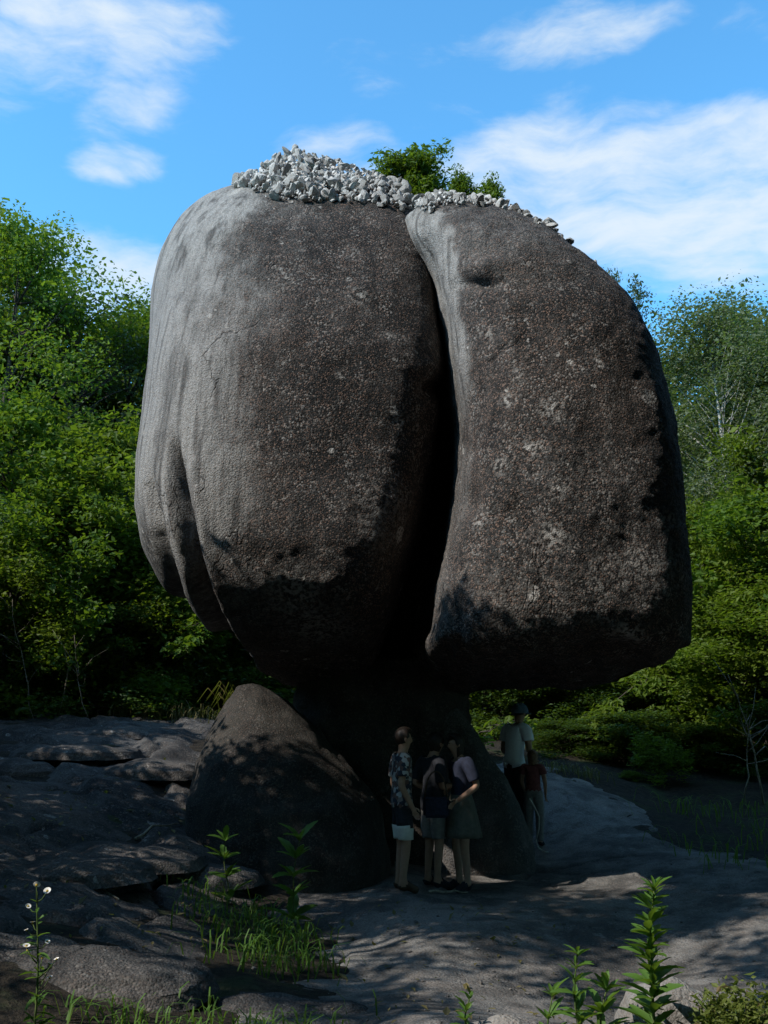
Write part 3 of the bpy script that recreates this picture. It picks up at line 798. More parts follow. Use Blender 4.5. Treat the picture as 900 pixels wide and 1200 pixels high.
def tree_meshes(seed, H=10.0, crown=(0.25, 1.0), rad=2.4, nclump=80, per=170, leaf=0.13, aspect=0.55, clump=(0.50, 0.15), lm=M_LEAF, bm_=M_BARK, trunk_r=0.16,
                shape='round', droop=0.0, lean=0.3, nlow=0, up=0.42, weep=0.0, spray=0.6, steep=1.0, thin=1.0, lob=0.0):
    rs = np.random.RandomState(seed)
    t = np.linspace(0, 1, 10)
    ax = np.c_[lean * np.sin(t * 2.2 + rs.uniform(0, 6)) * t, lean * np.cos(t * 1.7 + rs.uniform(0, 6)) * t, t * H * 0.94]
    ax -= ax[0]
    tb = MB()
    tb.tube(ax, trunk_r * (1 - 0.93 * t) * (1 + 0.7 * np.exp(-t * 14)), 8 if False else 6)
    cen, outs = [], []
    for k in range(nclump):
        u = rs.uniform(0, 1) ** 0.85
        h = crown[0] + (crown[1] - crown[0]) * u
        if shape == 'round': prof = math.sqrt(max(0.0, 1 - (2 * u - 0.9) ** 2 / 1.25))
        elif shape == 'cone': prof = (1 - u) ** 0.75 + 0.08
        elif shape == 'oval': prof = math.sqrt(max(0.0, 1 - (2 * u - 1) ** 2)) * (1.1 - 0.3 * u)
        else: prof = 0.9 - 0.5 * u ** 3
        a = rs.uniform(0, 2 * math.pi); lump = 1 + 1.6 * lob * float(pn(np.array([[math.cos(a) * 1.3 + seed, math.sin(a) * 1.3, u * 2.6]]), seed)[0]); rr = rad * prof * lump * (0.35 + 0.65 * rs.uniform(0, 1) ** 0.45) * (1 + 0.22 * math.sin(3 * a + seed))
        b = np.array([np.interp(h * H, ax[:, 2], ax[:, q]) for q in (0, 1)])
        c = np.array((b[0] + rr * math.cos(a), b[1] + rr * math.sin(a), h * H + rs.normal() * 0.01 * H))
        hb = max(0.06 * H, h * H - rr * rs.uniform(0.35, 0.95) * steep)
        hb = min(hb, ax[-1, 2] * 0.98)
        s = np.array([np.interp(hb, ax[:, 2], ax[:, q]) for q in (0, 1, 2)])
        m1 = s * 0.5 + c * 0.5 + np.array((0, 0, 0.10 * rr)) + rs.normal(size=3) * 0.01 * H
        q = np.linspace(0, 1, 6)[:, None]
        br = (1 - q) ** 2 * s + 2 * q * (1 - q) * m1 + q * q * c
        r0 = min(trunk_r * 0.45, 0.012 + 0.016 * rr) * thin
        tb.tube(br, r0 * (1 - 0.8 * q[:, 0]), 4)
        cen.append(c); o_ = c - s; o_[2] *= 0.4; outs.append(o_ / (np.linalg.norm(o_) + 1e-6))
    cen = np.array(cen); outs = np.array(outs)
    ss = rs.uniform(0.65, 1.35, nclump)
    pts, od = [], []
    for k in range(nclump):
        n = int(per * ss[k] ** 2)
        g = rs.normal(size=(n, 3)) * 0.55
        g /= np.maximum(1, np.linalg.norm(g, axis=1, keepdims=True) / 1.25)
        g *= np.array((clump[0], clump[0], clump[1])) * ss[k]
        # sprays: stretched along the branch, sagging at its end
        al = g @ outs[k]; g += np.outer(al, outs[k]) * 0.5
        g[:, 2] -= droop * (al ** 2) + weep * np.abs(rs.normal(size=n)) * 0.5
        pts.append(cen[k] + g); od.append(np.tile(outs[k], (n, 1)))
    pts = np.concatenate(pts); od = np.concatenate(od)
    V, F = leaves(pts, leaf, aspect, rs, up, 0.25 + weep, od * spray)
    return tb.mesh('trunk', [bm_]), new_mesh('crown', V, F, [lm])
KIND = {
 'broad_a': tree_meshes(1, 10, (.16, 1.0), 2.5, 58, 480, .10, .55, (.60, .40), trunk_r=.15, lob=.4),
 'broad_b': tree_meshes(2, 10, (.10, 1.0), 2.5, 52, 480, .10, .55, (.58, .40), M_LEAF_YEL, shape='oval', lob=.4),
 'broad_c': tree_meshes(3, 10, (.12, 1.0), 2.6, 64, 330, .13, .6, (.68, .45), M_LEAF_DARK, shape='oval'),
 'bush_a': tree_meshes(4, 5, (.04, 1.0), 2.0, 36, 430, .11, .6, (.42, .34), M_LEAF, trunk_r=.08, shape='oval', droop=.25, lob=.45),
 'bush_b': tree_meshes(5, 5, (.04, 1.0), 2.0, 34, 430, .11, .55, (.42, .32), M_LEAF_YEL, trunk_r=.08, shape='oval', droop=.3, lob=.45),
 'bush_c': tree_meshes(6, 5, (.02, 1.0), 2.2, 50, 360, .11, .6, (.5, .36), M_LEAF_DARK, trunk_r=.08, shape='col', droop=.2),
 'canopy': tree_meshes(15, 13, (.57, 1.0), 4.2, 120, 150, .22, .55, (.9, .35), M_LEAF_DARK, trunk_r=.22),
 'high': tree_meshes(16, 6.9, (.76, 1.0), 1.1, 40, 170, .12, .55, (.36, .2), M_LEAF_DARK, trunk_r=.09),
 'lattice': tree_meshes(17, 6.6, (.45, 1.0), 2.0, 15, 280, .12, .55, (.50, .16), M_LEAF, trunk_r=.10, shape='oval'),
 'giant': tree_meshes(18, 16, (.58, 1.0), 6.0, 190, 190, .30, .6, (1.2, .4), M_LEAF_DARK, trunk_r=.32),
 'birch': tree_meshes(7, 10, (.38, 1.0), 1.7, 110, 400, .066, .65, (.42, .44), M_LEAF_BIRCH, M_BIRCH, .12, 'oval', 0.1, .35, weep=.3, steep=1.9, thin=.4),
 'thin': tree_meshes(8, 10, (.62, 1.0), .75, 26, 60, .10, .45, (.26, .16), M_LEAF_BLUE, M_BARK, .07, 'oval', 0.0, .2),
 'loose': tree_meshes(9, 10, (.40, 1.0), 2.2, 60, 95, .11, .5, (.5, .2), M_LEAF_BLUE, M_BARK, .12, 'round', 0.1),
 'shrub': tree_meshes(10, 1.0, (.14, 1.0), .42, 60, 190, .06, .42, (.13, .11), M_LEAF, M_BARK, .022, 'round', 0, .08, up=.35),
 'upright': tree_meshes(12, 1.0, (.05, 1.0), .36, 44, 60, .055, .36, (.09, .13), M_LEAF_YEL, M_STEM, .014, 'col', 0, .05, up=.2, spray=.2),
}
HT = {k: 10.0 for k in KIND}; HT.update(giant=16.0, lattice=6.6, high=6.9, canopy=13.0, bush_a=5.0, bush_b=5.0, bush_c=5.0, shrub=1.0, upright=1.0)
RD = dict(giant=6.0, lattice=2.0, high=1.1, canopy=4.2, broad_a=2.5, broad_b=2.5, broad_c=2.6, bush_a=2.0, bush_b=2.0, bush_c=2.2, birch=1.7, thin=.75, loose=2.2, shrub=.42, upright=.36)
def plant(name, kind, loc, H, rad, label, cat, group=None, rz=None):
    t = empty(name, loc, random.Random(int(loc[0] * 971) * 7919 + int(loc[1] * 613)).uniform(0, 6.28) if rz is None else rz)
    tag(t, label, cat, group)
    sx = rad / RD[kind]; sz = H / HT[kind]
    tr, cr = KIND[kind]
    obj('trunk', tr, t, scale=(sx, sx, sz)); obj('crown', cr, t, scale=(sx, sx, sz))
    return t
def tree_at(px, topy, d, kind, rad, label, name='broadleaf_tree', cat='tree', group=None, rz=None):
    p = P(px, topy, d); z0 = top_z(p.x, p.y) - 0.05
    return plant(name, kind, (p.x, p.y, z0), p.z - z0, rad, label, cat, group, rz)

# left wall of foliage, from the front row back
TREES = [
 (18, 262, 19.5, 'broad_a', 2.3, 'tall sunlit broadleaf tree at the far left edge with the highest crown'),
 (98, 335, 21, 'loose', 1.7, 'loose feathery tree standing against the sky left of the boulder'),
 (150, 366, 23, 'broad_a', 2.4, 'rounded tree whose crown meets the boulder on its left'),
 (60, 385, 23.5, 'broad_c', 2.6, 'dark tree behind the tall tree at the far left'),
 (-55, 300, 21, 'broad_c', 2.6, 'dark tree cut by the left border of the photo'),
 (215, 400, 25, 'broad_c', 3.0, 'dark tree hidden mostly behind the left side of the boulder'),
 (300, 430, 27, 'broad_c', 3.2, 'dark tree standing straight behind the left half of the boulder'),
 (30, 480, 17.5, 'bush_a', 2.0, 'bushy green young tree at mid height on the left edge'),
 (140, 520, 18, 'bush_b', 1.9, 'bright yellow green bushy tree beside the bulge of the boulder'),
 (85, 580, 17, 'bush_a', 1.6, 'mid green bushy tree between the yellow green tree and the left edge'),
 (205, 640, 18.6, 'bush_a', 1.7, 'shaded bushy tree under the lower left flank of the boulder'),
 (15, 640, 16.6, 'bush_b', 1.4, 'low bright bush over the pale dead branches at left'),
 (150, 690, 17.2, 'bush_c', 1.5, 'dark low bush above the straw coloured grass'),
 (265, 700, 19.5, 'bush_c', 1.9, 'very dark bush seen below the left half of the boulder'),
 (70, 730, 17.6, 'bush_c', 1.6, 'dark undergrowth bush behind the pale dead branches'),
 # right
 (905, 352, 23, 'birch', 2.3, 'pale leaved birch cut by the right border of the photo'),
 (885, 530, 19.5, 'bush_b', 2.0, 'bright green bushy tree below the birch at the right edge'),
 (805, 610, 19.0, 'bush_b', 1.3, 'yellow green bushy tree at the foot of the birch trunk'),
 (900, 590, 18.4, 'bush_a', 2.0, 'mid green bushy tree at the right edge'),
 (835, 640, 18.6, 'bush_b', 1.7, 'bright bushy tree beside the lower right flank of the boulder'),
 (885, 700, 17.4, 'bush_b', 1.5, 'low bright green tree over the bare twigs at right'),
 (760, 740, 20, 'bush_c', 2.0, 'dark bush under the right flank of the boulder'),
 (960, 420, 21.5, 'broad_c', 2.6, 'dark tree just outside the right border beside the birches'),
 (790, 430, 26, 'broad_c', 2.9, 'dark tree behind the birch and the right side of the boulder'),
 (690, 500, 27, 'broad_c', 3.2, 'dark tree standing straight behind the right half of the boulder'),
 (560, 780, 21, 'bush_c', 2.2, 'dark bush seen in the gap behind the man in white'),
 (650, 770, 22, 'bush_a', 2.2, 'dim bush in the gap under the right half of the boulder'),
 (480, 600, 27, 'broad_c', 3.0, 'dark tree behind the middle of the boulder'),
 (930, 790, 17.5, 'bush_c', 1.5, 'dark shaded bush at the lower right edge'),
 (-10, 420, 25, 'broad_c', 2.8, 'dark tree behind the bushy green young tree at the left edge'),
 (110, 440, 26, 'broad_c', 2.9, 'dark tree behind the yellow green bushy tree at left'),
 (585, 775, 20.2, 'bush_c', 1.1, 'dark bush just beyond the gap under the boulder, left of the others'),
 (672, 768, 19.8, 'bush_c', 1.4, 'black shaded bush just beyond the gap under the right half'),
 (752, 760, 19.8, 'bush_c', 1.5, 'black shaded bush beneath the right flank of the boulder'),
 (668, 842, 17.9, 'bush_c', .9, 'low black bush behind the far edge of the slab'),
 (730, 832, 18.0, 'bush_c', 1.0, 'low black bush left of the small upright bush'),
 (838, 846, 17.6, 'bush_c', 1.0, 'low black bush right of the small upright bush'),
 (60, 760, 24, 'bush_c', 2.6, 'low dark thicket bush far back at left'),
 (200, 770, 25, 'bush_c', 2.8, 'low dark thicket bush far back left of the humped rock'),
 (620, 780, 26, 'bush_c', 2.8, 'low dark thicket bush far back behind the person in white'),
 (720, 770, 25, 'bush_c', 2.8, 'low dark thicket bush far back under the right flank'),
 (820, 760, 24, 'bush_c', 2.8, 'low dark thicket bush far back behind the upright sunlit bush'),
 (40, 330, 30, 'broad_c', 3.4, 'distant dark tree filling the gap behind the far left trees'),
 (130, 400, 31, 'broad_b', 3.4, 'distant tree filling the gap left of the boulder'),
 (850, 430, 31, 'broad_c', 3.6, 'distant dark tree filling the gap behind the birches'),
 (950, 400, 33, 'broad_b', 3.6, 'distant green tree behind the right border birch'),
]
for px, ty, d, kd, rad, lab in TREES:
    nm = 'birch_tree' if kd == 'birch' else ('bushy_tree' if kd.startswith('bush') else 'broadleaf_tree')
    tree_at(px, ty, d, kd, rad, lab, nm, 'bush' if kd.startswith('bush') and ty > 660 else 'tree')
tree_at(832, 342, 20.5, 'birch', 1.75, 'tall birch with a white trunk at the right of the boulder', 'birch_tree', rz=0.4)
tree_at(750, 332, 21.5, 'thin', .50, 'slim sparse sapling top beside the right shoulder of the boulder', 'sapling')
tree_at(716, 322, 21.0, 'thin', .32, 'thin sapling tip just showing over the right shoulder of the boulder', 'sapling')
# far wood
rs = np.random.RandomState(77)
FV, FFc, nf = [], [], 0
for k in range(110):
    a = R(rs.uniform(-60, 60)); dd = rs.uniform(31, 52)
    x, y = dd * math.sin(a), dd * math.cos(a)
    h = rs.uniform(7.5, 10.5)
    n = 700
    g = rs.normal(size=(n, 3)); g /= np.linalg.norm(g, axis=1, keepdims=True); g *= rs.uniform(.6, 1, (n, 1))
    g[:250, 2] = rs.uniform(-1, .2, 250)
    c = np.c_[x + g[:, 0] * 3.6, y + g[:, 1] * 3.6, 1.5 + h * 0.5 + g[:, 2] * h * 0.5]
    V, F = leaves(c, 0.75, .6, rs, .5); FV.append(V); FFc.append(F + nf); nf += len(V)
tag(obj('far_wood', new_mesh('far_wood', np.concatenate(FV), np.concatenate(FFc), [M_LEAF_DARK])), 'far dark green wood closing the view behind the trees', 'wood', kind='stuff')

rs = np.random.RandomState(78)
c = np.c_[rs.uniform(-11, 14, 5200), rs.uniform(21, 27, 5200), np.abs(rs.normal(size=5200)) * 1.3 + 1.5]
V, F = leaves(c, .34, .6, rs, .4)
tag(obj('undergrowth', new_mesh('undergrowth', V, F, [M_LEAF_DARK])), 'dark undergrowth closing the gaps low between the trees', 'undergrowth', kind='stuff')

# unseen trees shading slab and ledge; slim, canopy, giant ones added to block light
RIM = [
 (-7.6, 8.6, 'bush_c', 4.4, 2.5, 'dense bushy tree shading the left ledge from outside the left border'),
 (-8.6, 12.8, 'bush_a', 4.8, 1.9, 'green bushy tree shading the back of the left ledge'),
 (-6.4, 3.6, 'lattice', 5.6, 2.0, 'tall bush at the left end of the slab outside the frame'),
 (-5.9, 7.0, 'bush_a', 5.7, 1.7, 'bushy tree at the left border shading the foot of the humped rock'),
 (-5.4, 5.4, 'lattice', 6.6, 2.0, 'open crowned tree whose leaves dapple the slab'),
 (-5.0, 8.6, 'bush_a', 3.3, 1.1, 'small bushy tree at the left border next to the ledge'),
 (-4.05, 6.0, 'high', 6.7, .7, 'unseen slim tree added by the open crowned tree to shade the right of the slab'),
 (-3.1, 3.4, 'high', 6.9, 1.05, 'unseen slim tree added close to the camera to shade the right foreground'),
 (-5.0, 2.8, 'bush_c', 3.2, 1.5, 'low dense bush left of the camera'),
 (-10.5, 4.5, 'broad_c', 5.5, 3.0, 'dark tree left of the clearing'),
 (1.8, -2.6, 'canopy', 13, 4.2, 'unseen tall tree added right behind the camera to block skylight'),
 (6.8, 1.6, 'canopy', 13, 4.2, 'unseen tall tree added right of the camera to block skylight'),
 (11.2, 6.0, 'broad_c', 13, 4.4, 'tall dark tree to the right of the slab'),
 (13.6, 13.6, 'broad_a', 12, 4.0, 'green tree outside the right border behind the slab'),
 (3.6, 0.6, 'giant', 16, 6.0, 'unseen huge tree added over the front of the slab to block skylight'),
 (10.4, 3.5, 'giant', 15, 6.0, 'unseen huge tree added right of the clearing to block skylight'),
 (0, -7.5, 'giant', 16, 6.0, 'unseen huge tree added behind the camera to block skylight'),
 (-9.5, -11, 'giant', 16, 5.5, 'unseen huge tree added behind the camera on the left to block skylight'),
 (-6, -8, 'canopy', 13, 4.4, 'unseen tall tree added far behind the camera on the left to block skylight'),
 (-2, -9, 'broad_c', 13, 5, 'dark tree straight behind the camera'),
 (5, -8, 'broad_c', 13, 5, 'dark tree behind the camera on the right'),
 (12, -3, 'broad_c', 13, 5, 'dark tree far right of the camera'),
 (-13.5, -1.5, 'broad_c', 7, 4.0, 'dark tree far left of the camera'),
]
for x, y, kd, H, rad, lab in RIM:
    t = plant('shade_tree', kd, (x, y, top_z(x, y) - .05), H, rad, lab, 'tree')
    if DEBUG:
        me = KIND[kd][1]; v = np.empty(len(me.vertices) * 3, dtype=np.float32); me.vertices.foreach_get('co', v); v = v.reshape(-1, 3) * np.array((rad / RD[kd], rad / RD[kd], H / HT[kd]))
        r = t.rotation_euler.z; v = np.c_[v[:, 0] * math.cos(r) - v[:, 1] * math.sin(r), v[:, 0] * math.sin(r) + v[:, 1] * math.cos(r), v[:, 2]] + np.array(t.location)
        px, py = proj(v); ok = (v[:, 1] > .3) & (px > 0) & (px < 900) & (py > 0) & (py < 1200); print('INFRAME', lab, int(ok.sum()), len(v), px[ok].min() if ok.any() else '', py[ok].min() if ok.any() else '')

frn = random.Random(5)
for k in range(34):     # the wood goes on all round the clearing
    a = R(64 + 234 * (k + frn.uniform(-.3, .3)) / 33); dd = (14.5, 20, 17)[k % 3] + frn.uniform(-1, 1)
    x, y = dd * math.sin(a), 6 + dd * math.cos(a)
    plant('forest_tree', 'broad_c' if k % 4 else 'broad_a', (x, y, top_z(x, y) - .1), frn.uniform(11, 15) if x > -5 else frn.uniform(6.2, 7.4), frn.uniform(3.3, 4.3), 'dark tree of the wood closing the clearing outside the picture', 'tree', 'trees of the wood around the clearing')
# shrubs growing on the boulder
def on_boulder(px, topy, d, kind, rad, label, basepy):
    p = P(px, basepy, d); q = roof(p.x, p.y)
    z0 = (q.z if q is not None else p.z) - 0.03
    zt = P(px, topy, d).z
    return plant('shrub', kind, (p.x, p.y, z0), max((zt - z0) * .92, 0.12), rad, label, 'shrub')
on_boulder(487, 176, 11.3, 'shrub', .38, 'round green shrub, the largest on the boulder, beside the stone heap', 235)
on_boulder(541, 205, 10.9, 'shrub', .20, 'small green shrub in the middle on the crest of the boulder', 250)
on_boulder(574, 214, 10.8, 'shrub', .21, 'small green shrub lowest on the right slope of the crest', 262)
on_boulder(452, 206, 11.3, 'shrub', .10, 'tiny shoot left of the round shrub on the boulder', 232)
on_boulder(652, 280, 10.6, 'upright', .07, 'tiny grey green tuft on the right shoulder of the boulder', 300)

# bushes and sprays at the right of the slab
b = P(776, 925, 16.3); plant('young_bush', 'upright', (b.x, b.y, top_z(b.x, b.y) - .03), P(776, 862, 16.3).z - top_z(b.x, b.y), .46, 'small upright sunlit bush beyond the right edge of the slab', 'bush', rz=1.0)
b = P(742, 920, 16.2); plant('young_bush', 'upright', (b.x, b.y, top_z(b.x, b.y) - .02), .16, .2, 'tiny green seedling left of the small upright bush', 'bush')
# ------------------------------------------------------------------ low branch sprays, dead branches
def spray(px0, py0, d0, px1, py1, d1, label, n=900, wdt=0.35, lm=M_LEAF_YEL, name='leafy_branch', seed=0, leaf=.115):
    rs = np.random.RandomState(seed)
    a, b = np.array(P(px0, py0, d0)), np.array(P(px1, py1, d1))
    t = empty(name, tuple(a)); tag(t, label, 'branch')
    q = np.linspace(0, 1, 9)[:, None]
    L = np.linalg.norm(b - a)
    main = a + (b - a) * q + np.array((0, 0, 1.0)) * (0.12 * L * np.sin(q * math.pi))
    mb = MB(); mb.tube(main - a, 0.022 * (1 - .8 * q[:, 0]), 6)
    C, O = [], []
    dirn = (b - a) / L; side = np.cross(dirn, (0, 0, 1.0)); side /= np.linalg.norm(side)
    for k in range(26):
        u = rs.uniform(.15, 1); c0 = np.array([np.interp(u, q[:, 0], main[:, j]) for j in range(3)])
        ln = wdt * L * rs.uniform(.5, 1) * (1.15 - u * .7)
        e = c0 + (dirn * .5 + side * rs.choice((-1, 1)) * rs.uniform(.5, 1) + np.array((0, 0, rs.uniform(-.35, .1)))) * ln
        mb.tube(np.array([c0, (c0 + e) / 2 + (0, 0, .03), e]) - a, [.009, .006, .003], 4)
        m = n // 26
        uu = rs.uniform(.15, 1.05, (m, 1)); pp = c0 + (e - c0) * uu + rs.normal(size=(m, 3)) * np.array((.10, .10, .045))
        C.append(pp); O.append(np.tile((e - c0) / (np.linalg.norm(e - c0) + 1e-6), (m, 1)))
    C = np.concatenate(C) - a; O = np.concatenate(O)
    V, F = leaves(C, leaf, .55, rs, .7, .15, O * .8)
    obj('branch_wood', mb.mesh('branch_wood', [M_BARK]), t)
    obj('foliage', new_mesh('foliage', V, F, [lm]), t)
spray(870, 770, 19.0, 690, 850, 18.0, 'long leafy branch reaching left over the slab below the boulder', 1300, .36, seed=1)
spray(885, 800, 18.8, 770, 872, 17.9, 'leafy branch drooping above the small upright bush', 900, .34, seed=2)
spray(905, 740, 18.8, 800, 810, 18.2, 'leafy branch at the right edge beneath the boulder flank', 1000, .4, seed=3)
spray(860, 830, 18.4, 725, 868, 17.8, 'lowest leafy branch hanging near the slab edge', 700, .3, seed=4)
spray(620, 850, 17.5, 560, 870, 16.4, 'small sunlit leafy twig behind the man in white', 260, .4, seed=5)
spray(290, 700, 17.5, 215, 760, 16.2, 'leafy branch catching sun under the left bulge of the boulder', 600, .4, M_LEAF, seed=6)
def dead(px, py0, py1, d, lean, label, seed, th=.012, n=6):
    rs = np.random.RandomState(seed)
    a, b = np.array(P(px, py0, d)), np.array(P(px + lean, py1, d - .2))
    a[2] = min(a[2], top_z(a[0], a[1])) if py0 > 780 else a[2]
    q = np.linspace(0, 1, 8)[:, None]
    main = a + (b - a) * q + np.cumsum(rs.normal(size=(8, 3)) * .03, 0)
    t = empty('dead_sapling', tuple(a)); tag(t, label, 'dead sapling')
    mb = MB(); mb.tube(main - a, th * (1 - .75 * q[:, 0]), 6)
    obj('stem', mb.mesh('stem', [M_DEADWOOD]), t)
    for k in range(n):
        u = rs.uniform(.3, .95); c0 = np.array([np.interp(u, q[:, 0], main[:, j]) for j in range(3)])
        dr = np.array((rs.uniform(-1, 1), rs.uniform(-.6, .2), rs.uniform(.2, 1.0))) * rs.uniform(.25, .7)
        m2 = MB(); m2.tube(np.array([c0, c0 + dr * .5 + rs.normal(size=3) * .04, c0 + dr]) - a, [th * .5, th * .35, th * .12], 4)
        obj('twig', m2.mesh('twig', [M_DEADWOOD]), t)
dead(40, 800, 690, 15.8, -30, 'pale dead sapling leaning left at the left forest edge', 1)
dead(70, 815, 655, 16.0, 30, 'taller pale dead sapling with forked twigs at left', 2)
dead(100, 820, 740, 15.6, -14, 'short dead sapling right of the forked one at left', 3, .009)
dead(15, 760, 640, 16.2, 8, 'thin dead sapling nearest the left border', 4, .009)
dead(893, 935, 820, 14.8, -18, 'bare grey twiggy sapling at the lower right edge', 5, .018, 9)
dead(872, 930, 850, 15.2, 10, 'smaller bare twiggy sapling left of the grey one at right', 6, .012, 7)

# ------------------------------------------------------------------ grass and undergrowth
def tuft(cx, cy, n, L, spread, m, rs, z=None):
    V, F, c = [], [], 0
    for k in range(n):
        x, y = cx + rs.normal() * spread, cy + rs.normal() * spread
        a = rs.uniform(0, 6.28); l = L * rs.uniform(.5, 1.2); ln = rs.uniform(.35, 1.3); w = 0.004 + L * .009
        d = np.array((math.cos(a), math.sin(a), 0)); s = np.array((-d[1], d[0], 0)) * w
        z0 = top_z(x, y) - 0.01 if z is None else z
        p = np.array((x, y, z0)); pts = [p, p + d * l * ln * .25 + (0, 0, l * .6), p + d * l * ln * .75 + (0, 0, l * (.9 - .2 * ln)), p + d * l * ln * 1.1 + (0, 0, l * (.95 - .55 * ln))]
        V += [pts[0] - s, pts[0] + s, pts[1] - s * .9, pts[1] + s * .9, pts[2] - s * .6, pts[2] + s * .6, pts[3]]
        F.append([(c, c + 1, c + 3, c + 2), (c + 2, c + 3, c + 5, c + 4), (c + 4, c + 5, c + 6, c + 6)]); c += 7
    return np.array(V), np.array([f for q in F for f in q])
def tufts(name, spots, m, label, cat, seed):
    rs = np.random.RandomState(seed); V, F, F3, n = [], [], [], 0
    for (x, y, k, L, sp) in spots:
        v, f = tuft(x, y, k, L, sp, m, rs); V.append(v); f = f + n; n += len(v)
        F.append(f[(f[:, 2] != f[:, 3])]); F3.append(f[(f[:, 2] == f[:, 3])][:, :3])
    o = obj(name, new_mesh(name, np.concatenate(V), [np.concatenate(F), np.concatenate(F3)], [m]))
    tag(o, label, cat, kind='stuff'); return o
def at(px, py, d): p = P(px, py, d); return p.x, p.y
tufts('dry_grass', [(*at(x, 830, d), 26, .34, .16) for x, d in ((150, 16.4), (165, 16.6), (185, 16.3), (205, 16.5), (222, 16.2), (236, 16.4), (250, 16.2), (130, 16.8), (268, 16.5))] +
      [(*at(x, 900, 15.6), 22, .22, .14) for x in (648, 662, 678, 694)], M_STRAW, 'straw coloured dry grass along the back of the rock', 'grass', 3)
tufts('green_grass', [(*at(x, 1040, d), 34, .22, .20) for x, d in ((240, 8.9), (268, 8.6), (300, 8.4), (330, 8.2), (350, 8.0), (255, 8.0), (300, 7.6), (335, 7.2), (280, 7.1), (365, 7.3))] +
      [(*at(x, 1190, d), 40, .15, .16) for x, d in ((240, 5.4), (310, 5.3), (350, 5.5), (120, 5.2), (180, 5.3))] +
      [(*at(x, 950, d), 26, .3, .3) for x, d in ((850, 13.5), (880, 12.5), (830, 12), (895, 14.5), (800, 14), (860, 11))], M_WEED, 'dim green grass in the shaded hollows beside the rocks', 'grass', 5)
# arching dry blades by the pedestal's tip
t = empty('dry_sedge', tuple(P(275, 835, 11.6))); t.location.z = top_z(t.location.x, t.location.y)
tag(t, 'clump of arching straw coloured blades at the tip of the humped rock', 'sedge')
rs = np.random.RandomState(9)
for k in range(14):
    a = rs.uniform(2.2, 4.4); l = rs.uniform(.45, .8); w = .012
    z1 = P(275, 800, 11.6).z - t.location.z
    d = np.array((math.cos(a) * .5, math.sin(a) * .3, 0)); s = np.array((0.3, 1, 0)) * w
    base = np.array((rs.normal() * .05, rs.normal() * .05, z1 - .45))
    pts = [base, base + d * .25 * l + (0, 0, .45 * l), base + d * .6 * l + (0, 0, .62 * l), base + d * 1.0 * l + (0, 0, .35 * l)]
    V = np.array([q + o_ for q, f in zip(pts, (1, 1, .8, .2)) for o_ in (-s * f, s * f)])
    obj('blade', new_mesh('blade', V, np.array([(0, 1, 3, 2), (2, 3, 5, 4), (4, 5, 7, 6)]), [M_STRAW], True), t)
# dead leaves on the slab and rock shelf
V, F = leaves(np.array([(x, y, top_z(x, y) + .012) for x, y in [(rs.uniform(-.5, 1.6), rs.uniform(5, 9.6)) for _ in range(150)] + [(rs.uniform(-4.5, -1.2), rs.uniform(6.5, 13)) for _ in range(260)]]), .05, .5, rs, .95)
tag(obj('leaf_litter', new_mesh('leaf_litter', V, F, [M_STRAW])), 'scattered dry leaves on the rock slab and ledge', 'leaf litter', kind='stuff')
# grit and small broken stones gathered in the hollows
rs = np.random.RandomState(19); VV, FF, nn = [], [], 0
for k in range(420):
    if k < 200: x, y = rs.uniform(-4.5, -.8), rs.uniform(6, 13)
    elif k < 330: x, y = rs.normal(2.6, 1.0), rs.uniform(5.2, 12)
    else: x, y = rs.uniform(-1, 1.8), rs.uniform(5, 9)
    sz = float(np.clip(np.exp(rs.normal(-3.6, .5)), .012, .09))
    me = STONES_LO[k % 10]; v = np.empty(len(me.vertices) * 3, dtype=np.float32); me.vertices.foreach_get('co', v); v = v.reshape(-1, 3)
    f = np.array([p.vertices[:] for p in me.polygons]); a = rs.uniform(0, 6.28); ca, sa = math.cos(a), math.sin(a)
    v = np.c_[v[:, 0] * ca - v[:, 1] * sa, v[:, 0] * sa + v[:, 1] * ca, v[:, 2] * .7] * sz + np.array((x, y, top_z(x, y) + sz * .12))
    VV.append(v); FF.append(f + nn); nn += len(v)
tag(obj('loose_grit', new_mesh('loose_grit', np.concatenate(VV), np.concatenate(FF), [M_GRIT])), 'small loose stones and grit on the rock floor', 'grit', kind='stuff')
# fallen twigs
for k, (pa, pb, lab) in enumerate((((503, 1046, 10.1), (548, 1041, 10.3), 'thin pale fallen stick lying on the slab at the feet of the group'), ((160, 958, 10.2), (215, 940, 10.9), 'bleached fallen branch on the left ledge'), ((66, 992, 8.7), (140, 1040, 7.9), 'long bleached branch along the broken ledge edge at lower left'))):
    a, b = np.array(P(*pa)), np.array(P(*pb))
    pts = np.array([a + (b - a) * u for u in np.linspace(0, 1, 7)])
    for j in range(7): pts[j, 2] = top_z(pts[j, 0], pts[j, 1]) + .02 + .01 * math.sin(j * 2)
    mb = MB(); mb.tube(pts - pts[0], np.linspace(.016, .007, 7), 6)
    tag(obj('fallen_stick', mb.mesh('fallen_stick', [M_DEADWOOD]), None, tuple(pts[0])), lab, 'stick')

